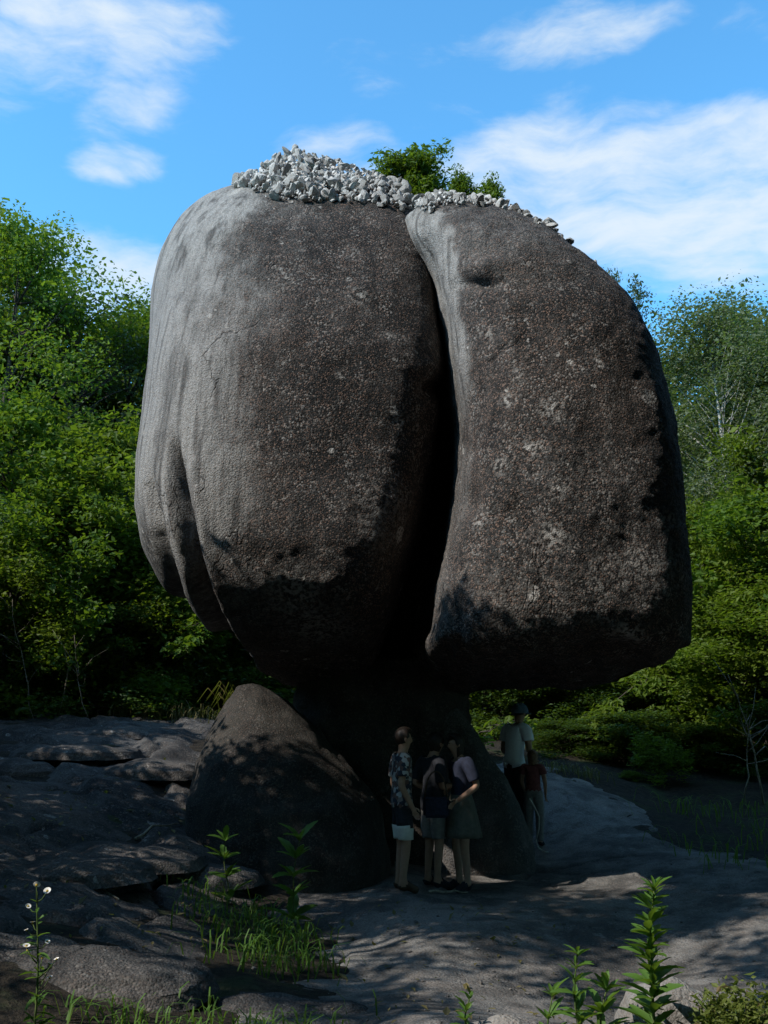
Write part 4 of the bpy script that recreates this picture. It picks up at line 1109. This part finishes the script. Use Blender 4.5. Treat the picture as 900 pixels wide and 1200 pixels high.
# ------------------------------------------------------------------ weeds in the foreground
def leaf_blade(L, W, m, serr=True, bend=.25):
    n = 8; V = []; F = []
    for k in range(n + 1):
        u = k / n; w = W * (math.sin(math.pi * min(1, u * .93 + .05)) ** .8) * (1 + (.18 if (k % 2 and serr) else 0)) * .5
        x = u * L; z = -bend * L * u * u
        V += [(x, -w, z + w * .45), (x, 0, z), (x, w, z + w * .45)]
    for k in range(n):
        for j in (0, 1):
            a = k * 3 + j; F.append((a, a + 1, a + 4, a + 3))
    return new_mesh('leaf', np.array(V), np.array(F), [m], True)
LEAF_A = leaf_blade(.17, .046, M_WEED); LEAF_B = leaf_blade(.12, .036, M_WEED, True, .1)
def weed(px, py_top, d, base_py, label, whorls, per, lean=0.0, seed=0, lscale=1.0, taper=.55):
    rs = np.random.RandomState(seed)
    p = P(px, base_py, d); z0 = top_z(p.x, p.y) - .02; top = P(px + lean, py_top, d)
    t = empty('tall_weed', (p.x, p.y, z0)); tag(t, label, 'weed')
    H = top.z - z0; q = np.linspace(0, 1, 10)
    ax = np.c_[(top.x - p.x) * q + .012 * np.sin(q * 7), .015 * np.sin(q * 5 + 1), H * q]
    mb = MB(); mb.tube(ax, .0075 * (1 - .65 * q), 6)
    obj('stem', mb.mesh('stem', [M_STEM]), t)
    n0 = (whorls - 1) if whorls > 1 else 1
    for k in range(whorls):
        u = .12 + .88 * (k / n0) ** .9
        c = [np.interp(u, q, ax[:, j]) for j in range(3)]
        a0 = rs.uniform(0, 6.28)
        for j in range(per):
            a = a0 + j * 2 * math.pi / per + rs.normal() * .25
            sc = lscale * (1 - taper * u) * rs.uniform(.75, 1.2)
            el_ = rs.uniform(.1, .75) + .35 * u
            o = obj('leaf', LEAF_A if rs.random() < .6 else LEAF_B, t, (c[0], c[1], c[2] + rs.normal() * .008), (rs.normal() * .3, -el_, a), (sc, sc, sc))
    return t
weed(768, 1042, 4.4, 1330, 'tall weed with many leaf whorls standing in sun before the pale rock', 13, 9, -4, 1, .95, .45)
weed(682, 1118, 4.5, 1330, 'shorter weed with a bare upper stem left of the tall weed', 8, 6, -8, 2, .85, .5)
weed(645, 1168, 4.6, 1300, 'low leafy weed at the bottom left of the short weed', 4, 7, 0, 3, .9, .4)
weed(705, 1160, 4.5, 1300, 'low spreading weed between the short and the tall weed', 4, 8, 3, 4, 1.0, .4)
weed(548, 1170, 5.0, 1290, 'dark thin weed before the pale grey rock at bottom centre', 5, 6, 0, 5, .7, .5)
weed(340, 985, 8.6, 1050, 'dim green weed with long leaves in front of the humped rock', 5, 7, 10, 6, 1.7, .3)
weed(268, 985, 9.0, 1050, 'dim weed with narrow leaves left of the humped rock', 4, 6, -5, 7, 1.4, .3)
# white flowering weed at the lower left
rs = np.random.RandomState(31)
p = P(36, 1190, 4.6); z0 = top_z(p.x, p.y) - .02
t = empty('flowering_weed', (p.x, p.y, z0)); tag(t, 'white flowering weed with pale button blooms at the lower left', 'weed')
tz = P(36, 1045, 4.6).z - z0
q = np.linspace(0, 1, 9); ax = np.c_[.02 * np.sin(q * 4), .01 * q, tz * q]
mb = MB(); mb.tube(ax, .007 * (1 - .6 * q), 6); obj('stem', mb.mesh('stem', [M_STEM]), t)
def flower_mesh():
    mb = MB()
    for k in range(14):
        a = k * 2 * math.pi / 14; d = np.array((math.cos(a), math.sin(a), .35)); s = np.array((-math.sin(a), math.cos(a), 0)) * .0035
        mb.add(np.array([d * .003 - s * .5, d * .003 + s * .5, d * .014 + s, d * .014 - s]), np.array([(0, 1, 2, 3)]))
    return mb.mesh('flower', [M_PETAL], False)
FLOWER = flower_mesh()
bm = bmesh.new(); bmesh.ops.create_uvsphere(bm, u_segments=8, v_segments=5, radius=.006); EYEM = bpy.data.meshes.new('flower_centre'); bm.to_mesh(EYEM); bm.free(); EYEM.materials.append(M_FLOWER_EYE)
for k in range(15):
    u = rs.uniform(.35, 1); c = np.array([np.interp(u, q, ax[:, j]) for j in range(3)])
    a = rs.uniform(0, 6.28); l = rs.uniform(.04, .11) * (1.3 - u * .7)
    e = c + np.array((math.cos(a) * l, math.sin(a) * l, rs.uniform(.02, .08)))
    m2 = MB(); m2.tube(np.array([c, (c + e) / 2 - (0, 0, .01), e]), [.003, .0025, .002], 4); obj('side_stem', m2.mesh('side_stem', [M_STEM]), t)
    sc = rs.uniform(.7, 1.15)
    f = obj('flower', FLOWER, t, tuple(e), (rs.normal() * .4, rs.normal() * .4, rs.uniform(0, 6)), (sc, sc, sc)); obj('flower_centre', EYEM, f)
for k in range(46):
    u = rs.uniform(.1, .95); c = [np.interp(u, q, ax[:, j]) for j in range(3)]
    sc = .55 * (1.2 - .6 * u); obj('leaf', LEAF_A if k % 2 else LEAF_B, t, c, (rs.normal() * .3, rs.uniform(-.9, .2), rs.uniform(0, 6.28)), (sc, sc, sc))
# mossy cushion plants at the lower right corner
rs = np.random.RandomState(41)
def cushion(px, py, d, rx, h, n, label, m=M_MOSS, leaf=.028):
    p = P(px, py, d); z0 = top_z(p.x, p.y)
    g = rs.normal(size=(n, 3)); g /= np.linalg.norm(g, axis=1, keepdims=True); g *= rs.uniform(.5, 1.05, (n, 1)); g[:, 2] = np.abs(g[:, 2])
    c = g * np.array((rx, rx, h)); c *= (1 + .25 * fbm(c * 14, 2, 5)[:, None])
    V, F = leaves(c, leaf, .5, rs, .3)
    t = empty('cushion_plant', (p.x, p.y, z0 - .02)); tag(t, label, 'plant')
    obj('foliage', new_mesh('foliage', V, F, [m]), t)
    mb = MB()
    for k in range(9):
        a = rs.uniform(0, 6.28); mb.tube(np.array([(0, 0, 0), (math.cos(a) * rx * .4, math.sin(a) * rx * .4, h * .5), (math.cos(a) * rx * .75, math.sin(a) * rx * .75, h * .8)]), [.006, .004, .002], 4)
    obj('stems', mb.mesh('stems', [M_STEM]), t)
cushion(862, 1190, 4.3, .20, .26, 2600, 'mossy green cushion plant in sun at the lower right corner')
cushion(925, 1180, 4.4, .20, .20, 2200, 'straw tinted cushion plant cut by the lower right border')
cushion(800, 1192, 4.2, .07, .11, 420, 'small sprig of leaves on the pale sunlit rock', M_WEED, .03)
cushion(640, 1195, 4.3, .08, .14, 520, 'small light green plant at the bottom between weeds and pale grey rock', M_MOSS, .03)

# ------------------------------------------------------------------ people
def skin_body(nodes, edges, root, sub=2):
    """nodes: name -> (x, y, z, radius); grows one continuous skin over the skeleton"""
    names = list(nodes); idx = {n: k for k, n in enumerate(names)}
    me = bpy.data.meshes.new('tmp'); me.from_pydata([nodes[n][:3] for n in names], [(idx[a], idx[b]) for a, b in edges], [])
    o = bpy.data.objects.new('tmp', me); COL.objects.link(o)
    md = o.modifiers.new('s', 'SKIN'); md.use_smooth_shade = True; md.branch_smoothing = .6
    for k, n in enumerate(names):
        r = nodes[n][3]; me.skin_vertices[0].data[k].radius = (r, r) if np.isscalar(r) else r
        me.skin_vertices[0].data[k].use_root = (n == root)
    ss_ = o.modifiers.new('d', 'SUBSURF'); ss_.levels = sub; ss_.render_levels = sub
    dg = bpy.context.evaluated_depsgraph_get(); ev = o.evaluated_get(dg)
    out = bpy.data.meshes.new_from_object(ev)
    bpy.data.objects.remove(o); bpy.data.meshes.remove(me)
    return out
def person(loc, rotz, H, label, pose, clothes, hair, hairmat, cap=False, group=None, child=False):
    """pose: dict of joint overrides in a 1.70 m frame; x = right of the figure, y = forward"""
    k = H / 1.70
    J = dict(pelvis=(0, 0, .93), waist=(0, .0, 1.06), chest=(0, .01, 1.26), collar=(0, 0, 1.40), neck=(0, .015, 1.46), head0=(0, .03, 1.535), head1=(0, .035, 1.61), head2=(0, .02, 1.665),
             hipR=(.09, 0, .88), kneeR=(.10, .02, .49), ankleR=(.10, -.02, .09), heelR=(.10, -.05, .035), toeR=(.115, .14, .025),
             hipL=(-.09, 0, .88), kneeL=(-.10, .02, .49), ankleL=(-.10, -.02, .09), heelL=(-.10, -.05, .035), toeL=(-.115, .14, .025),
             shR=(.17, 0, 1.385), elR=(.22, -.03, 1.11), wrR=(.23, .05, .87), shL=(-.17, 0, 1.385), elL=(-.22, -.03, 1.11), wrL=(-.23, .05, .87))
    for n, v in pose.items(): J[n] = v
    rad = dict(pelvis=.125, waist=.112, chest=.128, collar=.085, neck=.055, head0=.062, head1=.082, head2=.062, hip=.088, knee=.056, ankle=.038, heel=.034, toe=.026, sh=.058, el=.041, wr=.029)
    wide = dict(pelvis=(.150, .105), waist=(.130, .095), chest=(.150, .108), head1=(.080, .096), head0=(.060, .072), head2=(.064, .078))
    nodes = {}; edges = []
    for n, v in J.items():
        b = n.rstrip('RL') if n[-1] in 'RL' else n
        r = wide.get(n, rad.get(b)); r = tuple(q * k for q in r) if isinstance(r, tuple) else r * k
        nodes[n] = (v[0] * k, v[1] * k, v[2] * k, r)
    edges += [('pelvis', 'waist'), ('waist', 'chest'), ('chest', 'collar'), ('collar', 'neck'), ('neck', 'head0'), ('head0', 'head1'), ('head1', 'head2')]
    for s in 'RL':
        edges += [('pelvis', 'hip' + s), ('hip' + s, 'knee' + s), ('knee' + s, 'ankle' + s), ('ankle' + s, 'heel' + s), ('ankle' + s, 'toe' + s), ('collar', 'sh' + s), ('sh' + s, 'el' + s), ('el' + s, 'wr' + s)]
        # hand: palm, five fingers
        w = np.array(J['wr' + s]); e = np.array(J['el' + s]); d = w - e; d /= np.linalg.norm(d)
        f = np.array((0, 1.0, 0)); f = f - d * (f @ d); f /= np.linalg.norm(f) + 1e-9
        nrm = np.cross(d, f)
        pm = w + d * .055
        nodes['palm' + s] = tuple(pm * k) + ((.030 * k, .018 * k),); edges.append(('wr' + s, 'palm' + s))
        for q in range(4):
            b0 = pm + d * .045 + f * (.024 - .016 * q); L = (.036, .042, .039, .029)[q]
            b1 = b0 + d * L * .9 + nrm * (.012 if s == 'R' else -.012); b2 = b1 + d * L * .6 + nrm * (.022 if s == 'R' else -.022)
            for c, v in enumerate((b0, b1, b2)): nodes[f'f{q}{c}{s}'] = tuple(v * k) + ((.0092, .0085, .007)[c] * k,)
            edges += [('palm' + s, f'f{q}0{s}'), (f'f{q}0{s}', f'f{q}1{s}'), (f'f{q}1{s}', f'f{q}2{s}')]
        b0 = pm - d * .012 + f * .032; b1 = b0 + d * .032 + f * .016; b2 = b1 + d * .026
        for c, v in enumerate((b0, b1, b2)): nodes[f't{c}{s}'] = tuple(v * k) + ((.011, .0095, .008)[c] * k,)
        edges += [('palm' + s, f't0{s}'), (f't0{s}', f't1{s}'), (f't1{s}', f't2{s}')]
    me = skin_body(nodes, edges, 'pelvis'); me.name = 'body'
    n = len(me.vertices); V = np.empty(n * 3, dtype=np.float32); me.vertices.foreach_get('co', V); V = V.reshape(-1, 3).astype(np.float64) / k
    # face: nose, brow and chin raised on the skin itself
    hc = np.array(J['head1'])
    rel = V - hc
    front = (rel[:, 1] > .045) & (np.abs(rel[:, 2]) < .14)
    V[:, 1] += np.where(front, .022 * np.exp(-(rel[:, 0] / .013) ** 2 - ((rel[:, 2] + .03) / .022) ** 2) - .010 * (np.exp(-((np.abs(rel[:, 0]) - .032) / .016) ** 2 - ((rel[:, 2] - .0) / .014) ** 2)) + .008 * np.exp(-(rel[:, 0] / .02) ** 2 - ((rel[:, 2] + .095) / .016) ** 2), 0)
    me.vertices.foreach_set('co', (V * k).astype(np.float32).ravel()); me.update()
    me.materials.clear(); me.materials.append(M_SKIN)
    root = empty('person', loc, rotz); tag(root, label, 'person', group)
    obj('body', me, root)
    # nearest bone of every vertex
    segs = [(a, b) for a, b in edges]
    A = np.array([J.get(a, np.array(nodes[a][:3]) / k) if a in J else np.array(nodes[a][:3]) / k for a, b in segs]); B = np.array([np.array(nodes[b][:3]) / k for a, b in segs])
    best = np.full(n, 1e9); bi = np.zeros(n, dtype=int); bt = np.zeros(n)
    for q in range(len(segs)):
        d = B[q] - A[q]; t_ = np.clip(((V - A[q]) @ d) / (d @ d + 1e-9), 0, 1)
        ds = np.linalg.norm(V - A[q] - t_[:, None] * d, axis=1)
        rr = nodes[segs[q][1]][3]; rr = rr[0] if isinstance(rr, tuple) else rr
        ds = ds - .6 * rr / k
        m_ = ds < best; best[m_] = ds[m_]; bi[m_] = q; bt[m_] = t_[m_]
    bone = [segs[q][1].rstrip('RL') if segs[q][1][0] not in 'ft' or segs[q][1].startswith('toe') else 'finger' for q in range(len(segs))]
    vb = np.array(bone)[bi]
    polys = [p.vertices[:] for p in me.polygons]
    vn = np.array([v.normal[:] for v in me.vertices])
    for cname, cm, rule, off in clothes:
        if rule == 'skirt': continue
        inside = np.array([rule(vb[q], bt[q], V[q]) for q in range(n)])
        fs = [p for p in polys if all(inside[v] for v in p)]
        if not fs: continue
        used = sorted({v for p in fs for v in p}); mp = {v: c for c, v in enumerate(used)}
        wob = fbm(V[used] * 9, 2, 5) * .008
        CV = (V[used] + vn[used] * (off + wob)[:, None]) * k
        cme = bpy.data.meshes.new(cname); cme.from_pydata([tuple(v) for v in CV], [], [tuple(mp[v] for v in p) for p in fs]); cme.materials.append(cm)
        for p in cme.polygons: p.use_smooth = True
        co = obj(cname, cme, root); so = co.modifiers.new('thick', 'SOLIDIFY'); so.thickness = .006 * k; so.offset = 1
    # hair: a shell over the skull, longer strands as a closed mass
    hv = rel / np.array((.088, .104, .105)); 
    def shell(zmin, length, m, name, fwd=.35):
        U, Wn = 22, 14; pts = []
        for a in range(Wn + 1):
            th = math.pi * a / Wn
            for b in range(U):
                ph = 2 * math.pi * b / U
                x, y, z = math.sin(th) * math.cos(ph), math.sin(th) * math.sin(ph), math.cos(th)
                zz = z * .113 + .012
                if y > fwd and z < .45: y = fwd * (.6 + .4 * (y > 2))
                if z < 0: zz = z * length + .012; x *= 1 - .25 * abs(z); y = min(y, .1) * (1 - .1 * abs(z)) - .18 * abs(z)
                w = 1 + .05 * math.sin(ph * 7 + z * 3)
                pts.append((hc + np.array((x * .100 * w, y * .116 * w, zz))) * k)
        F = [(a * U + b, a * U + (b + 1) % U, (a + 1) * U + (b + 1) % U, (a + 1) * U + b) for a in range(Wn) for b in range(U)]
        obj(name, new_mesh(name, np.array(pts), np.array(F)[:, ::-1], [m], True), root)
    shell(0, hair, hairmat, 'hair')
    for s in (-1, 1):
        bm = bmesh.new(); bmesh.ops.create_uvsphere(bm, u_segments=10, v_segments=8, radius=1)
        e = bpy.data.meshes.new('eye'); bm.to_mesh(e); bm.free(); e.materials.append(M_EYE)
        obj('eye', e, root, tuple((hc + np.array((s * .031, .088, .002))) * k), None, (.011 * k, .007 * k, .008 * k))
        ea = e.copy(); ea.materials.clear(); ea.materials.append(M_SKIN)
        obj('ear', ea, root, tuple((hc + np.array((s * .084, .0, -.012))) * k), (0, 0, s * .3), (.012 * k, .022 * k, .034 * k))
    if cap:
        U = 24; pts = []
        for a in range(8):
            th = math.pi * .56 * a / 7
            for b in range(U):
                ph = 2 * math.pi * b / U; pts.append((hc + np.array((math.sin(th) * math.cos(ph) * .108, math.sin(th) * math.sin(ph) * .124, math.cos(th) * .122 + .016))) * k)
        F = [(a * U + b, (a + 1) * U + b, (a + 1) * U + (b + 1) % U, a * U + (b + 1) % U) for a in range(7) for b in range(U)]
        obj('cap', new_mesh('cap', np.array(pts), np.array(F), [M_CAP], True), root)
        V2 = []
        for c in range(9):
            a = math.pi * (.18 + .64 * c / 8)
            for r_, dz in ((1.0, 0), (1.65, -.018)):
                for tt in (0, .006): V2.append((hc + np.array((math.cos(a) * .105 * (1 if r_ == 1 else 1.0), math.sin(a) * .12 * r_, dz + .0 + tt))) * k)
        F2 = []
        for c in range(8):
            o_ = c * 4; F2 += [(o_, o_ + 2, o_ + 6, o_ + 4), (o_ + 1, o_ + 5, o_ + 7, o_ + 3), (o_ + 2, o_ + 3, o_ + 7, o_ + 6)]
        obj('cap_peak', new_mesh('cap_peak', np.array(V2), np.array(F2), [M_CAP], False), root)
    # skirts and dresses: pleated, thick-walled
    for cname, cm, rule, prm in clothes:
        if rule != 'skirt': continue
        z1, z0_, r1, r0_ = prm; U = 40; pts = []
        for side in (0, 1):
            for a in range(9):
                t_ = a / 8; zz = z1 + (z0_ - z1) * t_; rr = r1 + (r0_ - r1) * t_ ** .8 - .006 * side
                for b in range(U):
                    ph = 2 * math.pi * b / U; w = 1 + .07 * t_ * math.sin(ph * 8 + math.sin(ph * 3))
                    pts.append((np.array((math.cos(ph) * rr * w, math.sin(ph) * rr * .78 * w + J['pelvis'][1], zz))) * k)
        F = [(a * U + b, (a + 1) * U + b, (a + 1) * U + (b + 1) % U, a * U + (b + 1) % U) for a in range(8) for b in range(U)]
        o_ = 9 * U; F += [tuple(v + o_ for v in f[::-1]) for f in F]
        F += [(8 * U + b, o_ + 8 * U + b, o_ + 8 * U + (b + 1) % U, 8 * U + (b + 1) % U) for b in range(U)]
        obj(cname, new_mesh(cname, np.array(pts), np.array(F), [cm], True), root)
    return root, k, J
TORSO = ('waist', 'chest', 'collar', 'pelvis')
def shirt(sleeve=.6, low=.90, top=1.435): return lambda b, t, v: (b in TORSO or b in ('sh',) or (b == 'hip' and v[2] > low) or (b == 'el' and t < sleeve)) and v[2] > low and v[2] < top
def trousers(low=.06, top=1.0): return lambda b, t, v: v[2] < top and v[2] > low and b in ('pelvis', 'waist', 'hip', 'knee', 'ankle')
def shoes(): return lambda b, t, v: b in ('heel', 'toe') or (b == 'ankle' and v[2] < .085)
def stand(px, py, d):
    p = P(px, py, d); return (p.x, p.y, top_z(p.x, p.y) + .004)
person(stand(471, 1044, 10.05), R(-78), 1.53, 'person in a patterned shirt and shorts with a white hem, leftmost of the group',
       dict(elR=(.23, -.06, 1.12), wrR=(.22, .06, .90), elL=(-.22, -.05, 1.11), wrL=(-.2, .10, .90), kneeR=(.09, .03, .49), toeR=(.10, .15, .025)),
       [('shirt', M_PATTERN, shirt(.75, .86), .022), ('shorts', M_DARK_CLOTH, trousers(.66, .99), .016), ('hem', M_PALE_CLOTH, trousers(.53, .70), .020), ('shoe', M_LEATHER, shoes(), .008)], .10, M_HAIR_DARK)
person(stand(508, 1036, 10.5), R(-60), 1.52, 'person in the middle of the group in a dark open jacket with a forearm raised',
       dict(elL=(-.24, -.10, 1.13), wrL=(-.14, .14, 1.06), elR=(.23, -.02, 1.10), wrR=(.14, .20, 1.13), chest=(0, .03, 1.26), head1=(0, .07, 1.60), head2=(0, .06, 1.655), head0=(0, .05, 1.53)),
       [('jacket', M_DARK_CLOTH, shirt(.85, .84), .024), ('shorts', M_GREY_CLOTH, trousers(.54, .99), .020), ('shoe', M_DARK_CLOTH, shoes(), .008)], .16, M_HAIR_DARK)
r3, k3, J3 = person(stand(542, 1030, 10.45), R(112), 1.53, 'person in a dark top and pale skirt, rightmost of the group',
       dict(elR=(.25, -.05, 1.15), wrR=(.12, .15, 1.06), elL=(-.26, -.08, 1.14), wrL=(-.2, .12, 1.0), head1=(0, .07, 1.60), head2=(0, .07, 1.655), head0=(0, .05, 1.53), neck=(0, .03, 1.46), toeL=(-.13, .14, .025)),
       [('top', M_NAVY, shirt(.8, .95), .02), ('skirt', M_OLIVE, 'skirt', (1.04, .58, .145, .27)), ('shoe', M_DARK_CLOTH, shoes(), .008)], .22, M_HAIR_DARK)
# handbag carried on the middle person's arm
p = stand(512, 1036, 10.25)
t = empty('handbag', (p[0], p[1], p[2] + .80)); tag(t, 'dark shoulder bag hanging between the middle and right persons', 'bag')
bm = bmesh.new(); bmesh.ops.create_cube(bm, size=1); bmesh.ops.scale(bm, vec=(.26, .09, .20), verts=bm.verts); bmesh.ops.bevel(bm, geom=bm.edges, offset=.025, segments=3, affect='EDGES')
me = bpy.data.meshes.new('bag_body'); bm.to_mesh(me); bm.free(); me.materials.append(M_NAVY); obj('bag_body', me, t)
mb = MB(); a = np.linspace(0, math.pi, 12); mb.tube(np.c_[np.cos(a) * .11, 0 * a, .09 + np.sin(a) * .26], np.full(12, .008), 6); obj('bag_strap', mb.mesh('bag_strap', [M_LEATHER]), t)
# the man in white with a cap and the child with long hair
person(stand(606, 983, 13.1), R(-52), 1.66, 'person in a white t-shirt, dark trousers and grey cap beside the rock wedge',
       dict(waist=(0, -.01, 1.06), chest=(0, .02, 1.26), collar=(0, .05, 1.40), neck=(0, .08, 1.45), head0=(0, .11, 1.52), head1=(0, .12, 1.595), head2=(0, .11, 1.65), shR=(.18, .05, 1.375), shL=(-.18, .05, 1.375),
            elR=(.23, .04, 1.10), wrR=(.16, .20, .98), elL=(-.24, .02, 1.10), wrL=(-.2, .2, .98)),
       [('t_shirt', M_WHITE_TEE, shirt(.55, .88), .026), ('trousers', M_DARK_CLOTH, trousers(), .018), ('shoe', M_DARK_CLOTH, shoes(), .01)], .06, M_HAIR_DARK, cap=True)
person(stand(627, 984, 12.75), R(-20), 1.16, 'small person with long brown hair and a red top beside the one in white',
       dict(elR=(.22, .0, 1.12), wrR=(.2, .1, .92), elL=(-.22, .03, 1.14), wrL=(-.2, .12, 1.0), head1=(0, .03, 1.58), head2=(0, .02, 1.66), head0=(0, .02, 1.50)),
       [('top', M_RED_CLOTH, shirt(.5, .88), .02), ('trousers', M_GREY_CLOTH, trousers(), .022), ('shoe', M_DARK_CLOTH, shoes(), .01)], .34, M_HAIR_BROWN)
p = stand(622, 984, 12.5)
mb = MB()
hz = 1.16 * .55
pts = [(0, 0, hz), (.05, -.02, hz * .86), (.11, -.02, hz * .66), (.10, -.02, hz * .45), (.06, -.02, hz * .22), (.09, -.03, .06), (.16, -.05, .02), (.2, -.04, .016)]
q = np.linspace(0, 7, 40); pts = np.array([[np.interp(v, range(8), [r_[j] for r_ in pts]) for j in range(3)] for v in q])
mb.tube(pts, np.full(40, .009), 6)
tag(obj('cord', mb.mesh('cord', [M_PALE_CLOTH]), None, p), 'thin pale cord hanging to the ground beside the small person', 'cord')
